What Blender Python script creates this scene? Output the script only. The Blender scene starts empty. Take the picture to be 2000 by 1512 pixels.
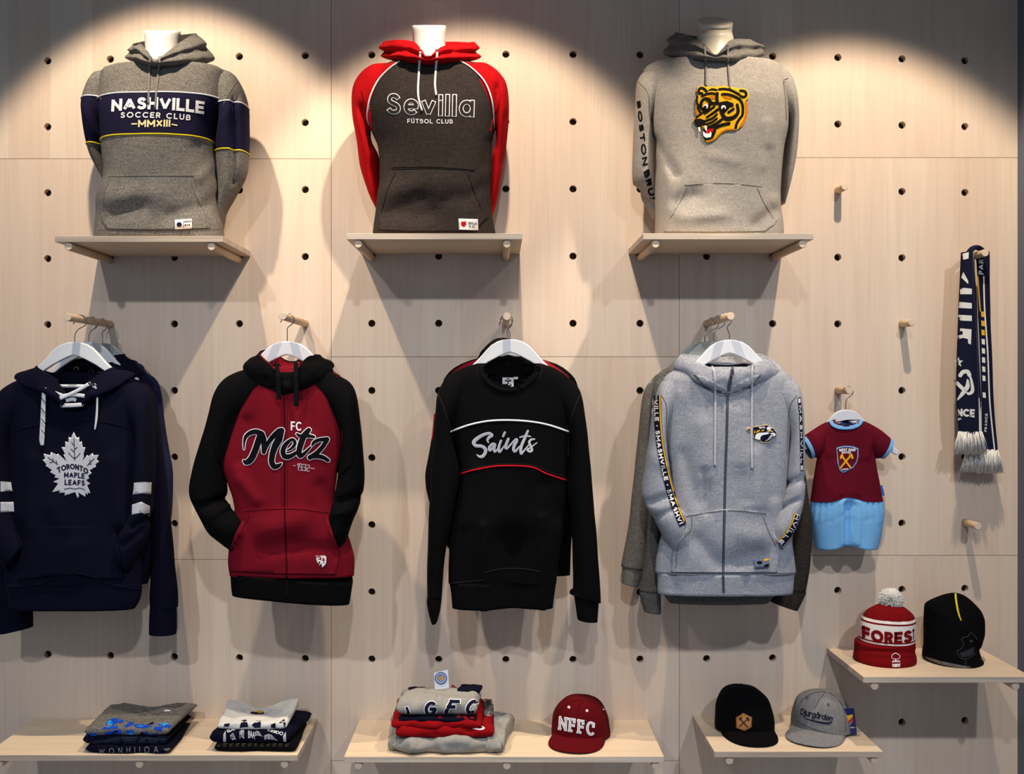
import bpy, bmesh, math, random
import numpy as np
from mathutils import Vector, Matrix, noise
from mathutils.bvhtree import BVHTree
from mathutils.geometry import tessellate_polygon

SC = bpy.context.scene
COL = SC.collection
# ------------------------------------------------------------------ camera, light, exposure
D = 3.0          # camera distance from the panelled wall
S = 655.0        # photograph pixels per metre on the wall
VX, VY, H = 970.0, 756.0, 1.5
cam_d = bpy.data.cameras.new('camera'); cam = bpy.data.objects.new('camera', cam_d); COL.objects.link(cam)
cam.location = (0, -D, H); cam.rotation_euler = (math.pi/2, 0, 0)
cam_d.sensor_fit = 'HORIZONTAL'; cam_d.sensor_width = 36.0; cam_d.lens = 36.0*S*D/2000.0
cam_d.shift_x = (1000.0-VX)/2000.0; cam_d.shift_y = 0.0
cam_d.clip_start = 0.05
SC.camera = cam
SC.view_settings.view_transform = 'Standard'; SC.view_settings.look = 'None'
SC.view_settings.gamma = 1.0; SC.view_settings.use_curve_mapping = False
SC.view_settings.exposure = 0.0
w = bpy.data.worlds.new('world'); SC.world = w; w.use_nodes = True
w.node_tree.nodes['Background'].inputs[0].default_value = (0.57, 0.75, 1.0, 1)
w.node_tree.nodes['Background'].inputs[1].default_value = 0.36

def spot(name, loc, target, power, col, angle, blend, size):
    d = bpy.data.lights.new(name, 'SPOT'); o = bpy.data.objects.new(name, d); COL.objects.link(o)
    d.energy = power; d.color = col; d.spot_size = math.radians(angle); d.spot_blend = blend; d.shadow_soft_size = size
    o.location = loc
    o.rotation_euler = (Vector(target)-Vector(loc)).to_track_quat('-Z', 'Y').to_euler()
    return o
WARM = (1.0, 0.83, 0.635)
# ceiling track spots close to the wall (one over each column of goods)
spot('spot_light', (-0.97, -0.86, 3.24), (-0.95, -0.08, 1.60), 121, WARM, 61, 0.30, 0.022)
spot('spot_light', (0.02, -0.86, 3.24), (-0.14, -0.08, 1.32), 121, WARM, 63, 0.30, 0.022)
spot('spot_light', (1.03, -0.86, 3.20), (1.04, -0.08, 0.93), 126, WARM, 69, 0.30, 0.022)
# the next row of ceiling spots, further out in the shop
for x in (-1.5, 0.1, 1.5):
    spot('spot_light', (x, -3.3, 3.25), (x*0.8, 0, 0.45), 142, (0.90, 0.94, 1.0), 58, 0.9, 0.05)

# ------------------------------------------------------------------ picture geometry
def kd(d): return D/(D-d)
def W(px, py, d):
    k = kd(d); return Vector(((px-VX)/S/k, -d, H+(VY-py)/S/k))
def onz(px, py, z):
    k = (VY-py)/S/(z-H); return W(px, py, D-D/k)
CAMP = Vector((0, -D, H))
def ray(px, py):
    return (W(px, py, 0)-CAMP).normalized()
def T(ox, oy, s): return lambda p: (ox+p[0]*s, oy+p[1]*s)
def TT(tr, pts): return [tr(p) for p in pts]

def catmull(pts, n, closed=False):
    P = np.array([tuple(p) for p in pts], float); m = len(P); out = []
    seg = m if closed else m-1
    for i in range(n):
        t = i/n*seg if closed else i/(n-1)*seg
        k = min(int(t), seg-1); u = t-k
        g = lambda j: P[j % m] if closed else P[min(max(j, 0), m-1)]
        p0, p1, p2, p3 = g(k-1), g(k), g(k+1), g(k+2)
        out.append(0.5*((2*p1)+(-p0+p2)*u+(2*p0-5*p1+4*p2-p3)*u*u+(-p0+3*p1-3*p2+p3)*u**3))
    return np.array(out)
def pchip(xs, ys, q):
    xs = np.array(xs, float); ys = np.array(ys, float); h = np.diff(xs); dl = np.diff(ys)/h
    m = np.zeros(len(xs))
    for i in range(1, len(xs)-1):
        if dl[i-1]*dl[i] > 0:
            a, b = 2*h[i]+h[i-1], h[i]+2*h[i-1]; m[i] = (a+b)/(a/dl[i-1]+b/dl[i])
    m[0], m[-1] = dl[0], dl[-1]
    q = np.clip(q, xs[0], xs[-1]); k = np.clip(np.searchsorted(xs, q, side='right')-1, 0, len(h)-1)
    t = (q-xs[k])/h[k]
    return (ys[k]*(1+2*t)*(1-t)**2+h[k]*m[k]*t*(1-t)**2+ys[k+1]*t*t*(3-2*t)+h[k]*m[k+1]*t*t*(t-1))

# ------------------------------------------------------------------ materials
MATS = {}
def new_mat(name):
    m = bpy.data.materials.new(name); m.use_nodes = True; nt = m.node_tree
    return m, nt, nt.nodes['Principled BSDF']
def lin(c):
    if isinstance(c, str):
        c = [int(c[i:i+2], 16)/255 for i in (0, 2, 4)]
    return tuple(x/12.92 if x <= 0.04045 else ((x+0.055)/1.055)**2.4 for x in c)
def fabric(name, col, mix=0.0, col2='ffffff', rough=0.9, sheen=0.05, bump=0.25, streak=(1, 1, 2.2), scale=520, big=0.0):
    """knitted cloth: flecked (heather) colour and a fine nap"""
    if name in MATS: return MATS[name]
    m, nt, b = new_mat(name); N, L = nt.nodes, nt.links
    tc = N.new('ShaderNodeTexCoord'); mp = N.new('ShaderNodeMapping'); mp.inputs['Scale'].default_value = streak
    L.new(tc.outputs['Object'], mp.inputs['Vector'])
    n1 = N.new('ShaderNodeTexNoise'); n1.inputs['Scale'].default_value = scale; n1.inputs['Detail'].default_value = 3
    L.new(mp.outputs[0], n1.inputs['Vector'])
    r = N.new('ShaderNodeValToRGB'); r.color_ramp.elements[0].position = 0.38; r.color_ramp.elements[1].position = 0.66
    L.new(n1.outputs['Fac'], r.inputs[0])
    mx = N.new('ShaderNodeMix'); mx.data_type = 'RGBA'
    a = lin(col); c2 = lin(col2)
    lo = tuple(a[i]*(1-mix)+c2[i]*mix for i in range(3))
    mx.inputs[6].default_value = (*a, 1); mx.inputs[7].default_value = (*lo, 1)
    n3 = N.new('ShaderNodeTexNoise'); n3.inputs['Scale'].default_value = 60; n3.inputs['Detail'].default_value = 4
    L.new(mp.outputs[0], n3.inputs['Vector'])
    ad = N.new('ShaderNodeMath'); ad.operation = 'MULTIPLY_ADD'; ad.inputs[1].default_value = 0.5; 
    L.new(n3.outputs['Fac'], ad.inputs[0]); 
    mu = N.new('ShaderNodeMath'); mu.operation = 'MULTIPLY'; mu.inputs[1].default_value = 0.75
    L.new(r.outputs[0], mu.inputs[0]); L.new(mu.outputs[0], ad.inputs[2])
    L.new(ad.outputs[0], mx.inputs[0]); L.new(mx.outputs[2], b.inputs['Base Color'])
    n2 = N.new('ShaderNodeTexNoise'); n2.inputs['Scale'].default_value = 900
    L.new(tc.outputs['Object'], n2.inputs['Vector'])
    bp = N.new('ShaderNodeBump'); bp.inputs['Strength'].default_value = bump; bp.inputs['Distance'].default_value = 0.001
    L.new(n2.outputs['Fac'], bp.inputs['Height']); L.new(bp.outputs[0], b.inputs['Normal'])
    b.inputs['Roughness'].default_value = rough; b.inputs['Specular IOR Level'].default_value = 0.07
    b.inputs['Sheen Weight'].default_value = sheen; b.inputs['Sheen Roughness'].default_value = 0.6
    b.inputs['Sheen Tint'].default_value = (*[min(1, x*1.2+0.03) for x in a], 1)
    MATS[name] = m; return m
def plain(name, col, rough=0.5, metal=0.0, spec=0.4, var=0.06):
    if name in MATS: return MATS[name]
    m, nt, b = new_mat(name); N, L = nt.nodes, nt.links
    tc = N.new('ShaderNodeTexCoord'); n = N.new('ShaderNodeTexNoise'); n.inputs['Scale'].default_value = 300; n.inputs['Detail'].default_value = 2
    L.new(tc.outputs['Object'], n.inputs['Vector'])
    mx = N.new('ShaderNodeMix'); mx.data_type = 'RGBA'; a = lin(col)
    mx.inputs[6].default_value = (*[x*(1-var) for x in a], 1); mx.inputs[7].default_value = (*[min(1, x*(1+var)) for x in a], 1)
    L.new(n.outputs['Fac'], mx.inputs[0]); L.new(mx.outputs[2], b.inputs['Base Color'])
    b.inputs['Roughness'].default_value = rough; b.inputs['Metallic'].default_value = metal; b.inputs['Specular IOR Level'].default_value = spec
    MATS[name] = m; return m
def wood(name, c1, c2, c3, axis='Z', rough=0.5, strip=14.0, contrast=1.0):
    """pale veneer: joined strips with fine grain lines along the axis"""
    if name in MATS: return MATS[name]
    m, nt, b = new_mat(name); N, L = nt.nodes, nt.links
    tc = N.new('ShaderNodeTexCoord'); oi = N.new('ShaderNodeObjectInfo')
    off = N.new('ShaderNodeVectorMath'); off.operation = 'MULTIPLY_ADD'
    cb = N.new('ShaderNodeCombineXYZ')
    for k in range(3): L.new(oi.outputs['Random'], cb.inputs[k])
    off.inputs[1].default_value = (7, 3, 9)
    L.new(cb.outputs[0], off.inputs[0]); L.new(tc.outputs['Object'], off.inputs[2])
    def mapped(sc):
        mp = N.new('ShaderNodeMapping'); mp.inputs['Scale'].default_value = sc
        L.new(off.outputs[0], mp.inputs['Vector']); return mp.outputs[0]
    if axis == 'Z': A, Bs, Cc = (1, 0.6, 0.10), (1, 1, 0.015), (1, 1, 0.05)
    else: A, Bs, Cc = (0.10, 1, 0.6), (0.015, 1, 1), (0.05, 1, 1)
    vo = N.new('ShaderNodeTexVoronoi'); vo.voronoi_dimensions = '1D'; vo.inputs['Scale'].default_value = strip
    sx = N.new('ShaderNodeSeparateXYZ'); L.new(off.outputs[0], sx.inputs[0])
    if axis == 'Z':
        L.new(sx.outputs[0], vo.inputs['W'])
    else:
        L.new(sx.outputs[1], vo.inputs['W'])
    r1 = N.new('ShaderNodeValToRGB'); e = r1.color_ramp.elements
    e[0].color = (*lin(c1), 1); e[1].color = (*lin(c2), 1); x = r1.color_ramp.elements.new(0.5); x.color = (*lin(c3), 1)
    sp = N.new('ShaderNodeSeparateColor'); L.new(vo.outputs['Color'], sp.inputs[0])
    n1 = N.new('ShaderNodeTexNoise'); n1.inputs['Scale'].default_value = 9; n1.inputs['Detail'].default_value = 3
    L.new(mapped(A), n1.inputs['Vector'])
    mm = N.new('ShaderNodeMath'); mm.operation = 'MULTIPLY_ADD'; mm.inputs[1].default_value = 0.55
    m2 = N.new('ShaderNodeMath'); m2.operation = 'MULTIPLY'; m2.inputs[1].default_value = 0.5
    L.new(n1.outputs['Fac'], m2.inputs[0]); L.new(sp.outputs[0], mm.inputs[0]); L.new(m2.outputs[0], mm.inputs[2])
    L.new(mm.outputs[0], r1.inputs[0])
    n2 = N.new('ShaderNodeTexNoise'); n2.inputs['Scale'].default_value = 260; n2.inputs['Detail'].default_value = 3
    L.new(mapped(Bs), n2.inputs['Vector'])
    r2 = N.new('ShaderNodeValToRGB'); e = r2.color_ramp.elements
    e[0].position = 0.30; v = 1-0.20*contrast; e[0].color = (v, v, v*0.98, 1); e[1].position = 0.62; e[1].color = (1.0, 1.0, 1.0, 1)
    L.new(n2.outputs['Fac'], r2.inputs[0])
    n3 = N.new('ShaderNodeTexNoise'); n3.inputs['Scale'].default_value = 55; n3.inputs['Detail'].default_value = 5
    L.new(mapped(Cc), n3.inputs['Vector'])
    r3 = N.new('ShaderNodeValToRGB'); e = r3.color_ramp.elements
    e[0].position = 0.34; v = 1-0.14*contrast; e[0].color = (v, v*0.985, v*0.97, 1); e[1].position = 0.56; e[1].color = (1, 1, 1, 1)
    L.new(n3.outputs['Fac'], r3.inputs[0])
    p = r1.outputs[0]
    for q in (r2, r3):
        mx = N.new('ShaderNodeMix'); mx.data_type = 'RGBA'; mx.blend_type = 'MULTIPLY'; mx.inputs[0].default_value = 1
        L.new(p, mx.inputs[6]); L.new(q.outputs[0], mx.inputs[7]); p = mx.outputs[2]
    L.new(p, b.inputs['Base Color'])
    b.inputs['Roughness'].default_value = rough; b.inputs['Specular IOR Level'].default_value = 0.3
    bp = N.new('ShaderNodeBump'); bp.inputs['Strength'].default_value = 0.08; bp.inputs['Distance'].default_value = 0.001
    L.new(n2.outputs['Fac'], bp.inputs['Height']); L.new(bp.outputs[0], b.inputs['Normal'])
    MATS[name] = m; return m
M_wall = wood('veneer_wall', 'd8bfaa', 'e8d7c2', 'dfcab7', 'Z', strip=8, contrast=0.30)
M_board = wood('veneer_board', 'dcc3a6', 'ead6ba', 'e3ccb0', 'X', strip=9, contrast=0.4)
M_ply = wood('plywood_edge', 'b9a796', 'd8cabb', 'c6b5a4', 'X', strip=160, contrast=1.2)
M_peg = wood('beech_dowel', 'd3b592', 'e0c5a4', 'dabd9b', 'X', strip=60, contrast=0.6)
M_pegend = plain('dowel_end_grain', 'd9c3ad', 0.7)
M_dark = plain('dark_backing', '54432f', 0.9)
M_white = plain('white_lacquer', 'd9dbe0', 0.35)
M_manq = plain('white_mannequin', 'f0ece6', 0.3)
M_steel = plain('hook_steel', '8f8f92', 0.25, 1.0)
M_eye = plain('eyelet_metal', 'b0b0b4', 0.3, 1.0)

# ------------------------------------------------------------------ objects
def link_mesh(name, bm, mats, parent=None, smooth=True, origin=None, recalc=True):
    if recalc: bmesh.ops.recalc_face_normals(bm, faces=bm.faces[:])
    if origin is None: origin = Vector(parent['org']) if parent is not None else Vector((0, 0, 0))
    origin = Vector(origin)
    if origin.length: bmesh.ops.translate(bm, verts=bm.verts[:], vec=-origin)
    me = bpy.data.meshes.new(name); bm.to_mesh(me); bm.free()
    if not isinstance(mats, (list, tuple)): mats = [mats]
    for m in mats: me.materials.append(m)
    if smooth: me.polygons.foreach_set('use_smooth', [True]*len(me.polygons))
    o = bpy.data.objects.new(name, me); COL.objects.link(o)
    if parent is not None: o.parent = parent
    else: o.location = origin
    return o
class Thing:
    def __init__(s, name, label, cat, loc, group=None):
        o = bpy.data.objects.new(name, None); COL.objects.link(o); o.empty_display_size = 0.05
        o.location = loc; o['label'] = label; o['category'] = cat; o['org'] = tuple(loc)
        if group: o['group'] = group
        s.o = o; s.org = Vector(loc); s.V = []; s.F = []; s.M = []; s._b = None
    def surf(s, bm):
        base = len(s.V); bm.verts.ensure_lookup_table(); bm.verts.index_update()
        s.V += [v.co.copy() for v in bm.verts]; s.F += [tuple(base+v.index for v in f.verts) for f in bm.faces]; s._b = None
    def add(s, name, bm, mats, parent=None, smooth=True, surf=False, label=None, recalc=True):
        if surf: s.surf(bm)
        o = link_mesh(name, bm, mats, s.o, smooth, origin=s.org, recalc=recalc)
        if parent is not None: o.parent = parent
        if label: o['label'] = label
        return o
    def bvh(s):
        if s._b is None: s._b = BVHTree.FromPolygons(s.V, s.F)
        return s._b
    def hit(s, px, py):
        d = ray(px, py); h = s.bvh().ray_cast(CAMP, d)
        return h[0]
    def proj(s, px, py, off):
        d = ray(px, py); h = s.bvh().ray_cast(CAMP, d)
        if h[0] is not None: return h[0]-d*off
        h = s.bvh().find_nearest(W(px, py, 0.15) if not s.V else CAMP+d*((s.V[0]-CAMP).length))
        p = CAMP+d*((h[0]-CAMP).dot(d)); return p-d*off

def loft(rings, cap0=True, cap1=True, closed=True, bm=None):
    bm = bm or bmesh.new(); R = [[bm.verts.new(tuple(p)) for p in r] for r in rings]; n = len(R[0])
    for a, b in zip(R, R[1:]):
        for i in range(n if closed else n-1):
            j = (i+1) % n
            bm.faces.new((a[i], a[j], b[j], b[i]))
    if closed:
        if cap0: bm.faces.new(R[0])
        if cap1: bm.faces.new(R[-1][::-1])
    return bm
def tube(pts, r, n=10, cap=True, bm=None, smooth_n=None, closed=False):
    P = [Vector(p) for p in pts]
    if smooth_n: P = [Vector(p) for p in catmull(P, smooth_n, closed)]
    m = len(P); rings = []; up = None
    for i, p in enumerate(P):
        if closed: t = (P[(i+1) % m]-P[i-1]).normalized()
        else: t = (P[min(i+1, m-1)]-P[max(i-1, 0)]).normalized()
        if up is None:
            up = t.cross(Vector((0, 1, 0)))
            if up.length < 0.1: up = t.cross(Vector((1, 0, 0)))
        up = (up-t*up.dot(t)).normalized(); s = t.cross(up)
        rr = r(i/(m-1)) if callable(r) else r
        rings.append([p+up*(rr*math.cos(a))+s*(rr*math.sin(a)) for a in [2*math.pi*k/n for k in range(n)]])
    if closed: rings.append(rings[0]); 
    bm = loft(rings, cap and not closed, cap and not closed, True, bm)
    if closed: bmesh.ops.remove_doubles(bm, verts=bm.verts[:], dist=1e-6)
    return bm
def box(x0, x1, y0, y1, z0, z1, bev=0.0, bm=None):
    b2 = bmesh.new(); bmesh.ops.create_cube(b2, size=1)
    for v in b2.verts:
        v.co = Vector((x0+(v.co.x+.5)*(x1-x0), y0+(v.co.y+.5)*(y1-y0), z0+(v.co.z+.5)*(z1-z0)))
    if bev: bmesh.ops.bevel(b2, geom=b2.edges[:], offset=bev, segments=2, affect='EDGES', profile=0.5)
    if bm is None: return b2
    me = bpy.data.meshes.new('t'); b2.to_mesh(me); b2.free(); bm.from_mesh(me); bpy.data.meshes.remove(me); return bm

# ------------------------------------------------------------------ flat art (pixel space) laid on cloth
def poly2d(loops, bm=None):
    bm = bm or bmesh.new()
    loops = [[Vector((p[0], p[1], 0)) for p in l] for l in loops]
    tr = tessellate_polygon(loops); V = [bm.verts.new(p) for l in loops for p in l]
    for t in tr:
        if len(set(t)) == 3:
            try: bm.faces.new([V[i] for i in t])
            except ValueError: pass
    return bm
def ribbon2d(path, wid, bm=None, n=None, closed=False, caps=True):
    """brush stroke: path of points, width a number or list of widths"""
    bm = bm or bmesh.new(); m = n or max(8, len(path)*6)
    P = catmull(path, m, closed)[:, :2]
    if isinstance(wid, (int, float)): Wd = np.full(m, float(wid))
    else: Wd = np.interp(np.linspace(0, 1, m), np.linspace(0, 1, len(wid)), wid)
    tan = np.roll(P, -1, 0)-np.roll(P, 1, 0) if closed else np.gradient(P, axis=0)
    tan /= np.maximum(np.linalg.norm(tan, axis=1), 1e-9)[:, None]
    nr = np.stack([-tan[:, 1], tan[:, 0]], 1)
    A = [bm.verts.new((*(P[i]+nr[i]*Wd[i]/2), 0)) for i in range(m)]; B = [bm.verts.new((*(P[i]-nr[i]*Wd[i]/2), 0)) for i in range(m)]
    for i in range(m if closed else m-1):
        j = (i+1) % m; bm.faces.new((A[i], A[j], B[j], B[i]))
    if caps and not closed:
        for i in (0, m-1):
            c = P[i]; r = Wd[i]/2
            if r < 0.3: continue
            a0 = math.atan2(*(nr[i][::-1])); sg = 1 if i == 0 else -1
            vs = [bm.verts.new((c[0]+r*math.cos(a0+sg*math.pi*k/6), c[1]+r*math.sin(a0+sg*math.pi*k/6), 0)) for k in range(7)]
            bm.faces.new(vs)
    return bm
def text2d(s, quad, bold=0.0, spacing=1.0, arch=0.0, shear=0.0, bm=None, norm=None, res=3):
    """lettering fitted into a pixel quad (TL, TR, BR, BL); arch lifts its middle"""
    c = bpy.data.curves.new('t', 'FONT'); c.body = s; c.offset = bold; c.space_character = spacing; c.shear = shear; c.resolution_u = res
    o = bpy.data.objects.new('t', c); COL.objects.link(o)
    dg = bpy.context.evaluated_depsgraph_get(); me = bpy.data.meshes.new_from_object(o.evaluated_get(dg))
    b2 = bmesh.new(); b2.from_mesh(me); bpy.data.objects.remove(o); bpy.data.curves.remove(c); bpy.data.meshes.remove(me)
    xs = [v.co.x for v in b2.verts]; ys = [v.co.y for v in b2.verts]
    x0, x1, y0, y1 = norm or (min(xs), max(xs), min(ys), max(ys))
    q = [Vector((p[0], p[1], 0)) for p in quad]
    for v in b2.verts:
        u = (v.co.x-x0)/(x1-x0); t = (y1-v.co.y)/(y1-y0)
        p = (q[0]*(1-u)+q[1]*u)*(1-t)+(q[3]*(1-u)+q[2]*u)*t
        p.y -= arch*(1-(2*u-1)**2); v.co = p
    if bm is None: b2.normal_update(); text2d.norm = (x0, x1, y0, y1); return b2
    me = bpy.data.meshes.new('t'); b2.to_mesh(me); b2.free(); bm.from_mesh(me); bpy.data.meshes.remove(me)
    text2d.norm = (x0, x1, y0, y1); return bm
def E(cx, cy, rx, ry, a0, a1, n=14):
    return [(cx+rx*math.cos(math.radians(a0+(a1-a0)*k/n)), cy+ry*math.sin(math.radians(a0+(a1-a0)*k/n))) for k in range(n+1)]
_P = [[(0, 0), (0, 1)], [(0, 1), (.28, 1)]+E(.28, .74, .26, .26, 90, -90)+[(0, .48)]]
_U = [[(0, 1), (0, .32)]+E(.31, .31, .31, .31, 180, 360)+[(.62, 1)]]
_a = [E(.32, .35, .32, .35, 0, 360), [(.64, .7), (.64, 0)]]
GL = {'A': (.84, [[(0, 0), (.42, 1)], [(.42, 1), (.84, 0)], [(.17, .30), (.67, .30)]]),
 'B': (.58, [[(0, 0), (0, 1)], [(0, 1), (.28, 1)]+E(.28, .77, .25, .23, 90, -90)+[(0, .54)], [(0, .54), (.30, .54)]+E(.30, .27, .28, .27, 90, -90)+[(0, 0)]]),
 'C': (.80, [E(.46, .5, .46, .5, 42, 318, 22)]), 'D': (.68, [[(0, 0), (0, 1)], [(0, 1), (.3, 1)]+E(.3, .5, .38, .5, 90, -90)+[(0, 0)]]),
 'E': (.52, [[(0, 0), (0, 1)], [(0, 1), (.52, 1)], [(0, .5), (.46, .5)], [(0, 0), (.52, 0)]]), 'F': (.50, [[(0, 0), (0, 1)], [(0, 1), (.50, 1)], [(0, .48), (.44, .48)]]),
 'G': (.88, [E(.46, .5, .46, .5, 42, 352, 24), [(.90, .46), (.54, .46)]]), 'H': (.66, [[(0, 0), (0, 1)], [(.66, 0), (.66, 1)], [(0, .5), (.66, .5)]]), 'I': (0, [[(0, 0), (0, 1)]]),
 'K': (.6, [[(0, 0), (0, 1)], [(0, .4), (.58, 1)], [(.2, .58), (.6, 0)]]), 'L': (.48, [[(0, 0), (0, 1)], [(0, 0), (.48, 0)]]), 'M': (.86, [[(0, 0), (0, 1)], [(0, 1), (.43, .25)], [(.43, .25), (.86, 1)], [(.86, 0), (.86, 1)]]),
 'N': (.68, [[(0, 0), (0, 1)], [(0, 1), (.68, 0)], [(.68, 0), (.68, 1)]]), 'O': (.94, [E(.47, .5, .47, .5, 0, 360, 26)]), 'P': (.54, _P), 'R': (.56, _P+[[(.26, .48), (.56, 0)]]),
 'S': (.58, [[(.54, .82), (.45, .94), (.29, 1), (.11, .94), (.04, .76), (.12, .61), (.30, .52), (.48, .42), (.57, .25), (.50, .07), (.29, 0), (.11, .05), (0, .18)]]),
 'T': (.62, [[(0, 1), (.62, 1)], [(.31, 1), (.31, 0)]]), 'U': (.62, _U), 'Ú': (.62, _U+[[(.28, 1.16), (.42, 1.32)]]), 'V': (.78, [[(0, 1), (.39, 0)], [(.39, 0), (.78, 1)]]),
 'W': (1.1, [[(0, 1), (.28, 0)], [(.28, 0), (.55, .9)], [(.55, .9), (.82, 0)], [(.82, 0), (1.1, 1)]]), 'X': (.64, [[(0, 0), (.64, 1)], [(0, 1), (.64, 0)]]),
 'Z': (.6, [[(0, 1), (.6, 1)], [(.6, 1), (0, 0)], [(0, 0), (.6, 0)]]), '1': (.2, [[(.2, 0), (.2, 1)], [(.2, 1), (0, .8)]]), '9': (.5, [[(.5, .5), (0, .5)], [(0, .5), (0, 1)], [(0, 1), (.5, 1)], [(.5, 1), (.5, 0)], [(.5, 0), (.05, 0)]]), '3': (.5, [[(0, 1), (.5, 1)], [(.5, 1), (.5, 0)], [(.5, 0), (0, 0)], [(.12, .5), (.5, .5)]]),
 '2': (.5, [[(0, 1), (.5, 1)], [(.5, 1), (.5, .52)], [(.5, .52), (0, .48)], [(0, .48), (0, 0)], [(0, 0), (.5, 0)]]), '.': (0, [[(0, .42), (0, .52)]]), ' ': (.22, []),
 'e': (.64, [[(.06, .36), (.60, .36)], E(.33, .35, .31, .35, 4, 318, 22)]), 'v': (.60, [[(0, .7), (.3, 0)], [(.3, 0), (.6, .7)]]), 'i': (0, [[(0, 0), (0, .66)], [(0, .90), (0, .98)]]), 'l': (0, [[(0, 0), (0, 1)]]),
 'a': (.64, _a), 'å': (.64, _a+[E(.36, .96, .09, .09, 0, 360)]), 'd': (.64, [_a[0], [(.64, 1), (.64, 0)]]), 'g': (.64, [_a[0], [(.64, .7), (.64, -.12)]+E(.34, -.12, .30, .2, 0, -150)]),
 'j': (.1, [[(.1, .7), (.1, -.15)]+E(-.06, -.15, .16, .16, 0, -150), [(.1, .92), (.1, 1)]]), 'u': (.54, [[(0, .7), (0, .26)]+E(.27, .26, .27, .26, 180, 360)+[(.54, .7)], [(.54, .7), (.54, 0)]]),
 'r': (.36, [[(0, .7), (0, 0)], [(0, .38)]+E(.28, .40, .28, .28, 180, 60)]), 'n': (.54, [[(0, .7), (0, 0)], [(0, .4)]+E(.27, .43, .27, .27, 180, 0)+[(.54, 0)]])}
SERIF = {'N': [[(-.06, 0), (.06, 0)], [(.60, 1), (.76, 1)]], 'F': [[(-.06, 0), (.18, 0)], [(-.06, 1), (.1, 1)], [(.50, 1), (.50, .80)]], 'C': [[(.80, .92), (.80, .72)]]}
def block2d(s, quad, w=.16, gap=.20, arch=0.0, shear=0.0, grow=0.0, serif=False, rnd=False, bm=None):
    """sewn-on lettering drawn with even strokes inside a pixel quad (TL, TR, BR, BL); w: stroke / height; grow: extra px"""
    bm = bm or bmesh.new(); q = [Vector((p[0], p[1], 0)) for p in quad]
    hp = ((q[3]-q[0]).length+(q[2]-q[1]).length)/2; wp = ((q[1]-q[0]).length+(q[2]-q[3]).length)/2
    tot = sum(GL[c][0]+w for c in s)+gap*(len(s)-1); x = 0.0; sx = wp/tot/hp
    def mp(px, py):
        u = (px+shear*py)/tot; t = 1-(py*(1-w)+w/2)
        p = (q[0]*(1-u)+q[1]*u)*(1-t)+(q[3]*(1-u)+q[2]*u)*t; p.y -= arch*(1-(2*u-1)**2); return (p.x, p.y)
    for c in s:
        cw, st = GL[c]
        for pl in st+(SERIF.get(c, []) if serif else []):
            P = [(x+w/2+a, b) for a, b in pl]; Q = [Vector(mp(*p)) for p in P]
            for e, f in ((0, 1), (-1, -2)):
                ax = abs(pl[e][0]-pl[f][0]) < 1e-6 or abs(pl[e][1]-pl[f][1]) < 1e-6
                if pl[0] != pl[-1] and math.hypot(pl[0][0]-pl[-1][0], pl[0][1]-pl[-1][1]) > 1e-4:
                    ext = (w*hp*.5 if ax and not rnd else w*hp*.08)*(.5 if (c in 'ag' and len(pl) > 3) else 1)+grow/2
                    Q[e] = Q[e]+(Q[e]-Q[f]).normalized()*ext
            closed = math.hypot(pl[0][0]-pl[-1][0], pl[0][1]-pl[-1][1]) < 1e-4
            if closed: ribbon2d(Q[:-1], w*hp+grow, bm, n=(len(Q)-1)*2, closed=True)
            elif len(Q) == 2: ribbon2d(Q, w*hp+grow, bm, n=max(2, int((Q[1]-Q[0]).length/5)), caps=rnd)
            else: ribbon2d(Q, w*hp+grow, bm, n=len(Q)*2, caps=rnd)
        x += cw+w+gap
    return bm
def K2(tr, s, quad, w=.16, **k): return block2d(s, TT(tr, quad), w, **k)
def rectq(x0, y0, x1, y1): return [(x0, y0), (x1, y0), (x1, y1), (x0, y1)]
def lay(th, name, bm, mat, off=0.0015, step=6.0, parent=None, thick=0.0, label=None, surf=False, smooth=True):
    """lay a flat pixel-space mesh onto a thing's cloth surface"""
    xs = [v.co.x for v in bm.verts]; ys = [v.co.y for v in bm.verts]
    if step:
        for ax, (a, b) in ((0, (min(xs), max(xs))), (1, (min(ys), max(ys)))):
            k = math.ceil((a+1e-3)/step)*step
            while k < b:
                co = Vector((k, 0, 0)) if ax == 0 else Vector((0, k, 0)); no = Vector((1, 0, 0)) if ax == 0 else Vector((0, 1, 0))
                bmesh.ops.bisect_plane(bm, geom=bm.verts[:]+bm.edges[:]+bm.faces[:], dist=1e-4, plane_co=co, plane_no=no)
                k += step
    bmesh.ops.remove_doubles(bm, verts=bm.verts[:], dist=0.02)
    for v in bm.verts: v.co = th.proj(v.co.x, v.co.y, off)
    if thick:
        be = [e for e in bm.edges if len(e.link_faces) == 1]
        r = bmesh.ops.extrude_edge_only(bm, edges=be)
        for v in [g for g in r['geom'] if isinstance(g, bmesh.types.BMVert)]:
            v.co += (v.co-CAMP).normalized()*thick
    return th.add(name, bm, mat, parent, smooth=smooth, surf=surf, label=label)
def cord(th, name, pts, r, mat, off=None, n=24, parent=None, tail=None, label=None):
    """string hanging on the cloth"""
    P = [th.proj(x, y, (off if off is not None else r*0.8)) for x, y in catmull(pts, n)[:, :2]]
    Q = np.array([tuple(p) for p in P])
    for _ in range(2): Q[1:-1] = (Q[:-2]+2*Q[1:-1]+Q[2:])/4
    bm = tube([Vector(q) for q in Q], r, 8)
    return th.add(name, bm, mat, parent, label=label)
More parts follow.
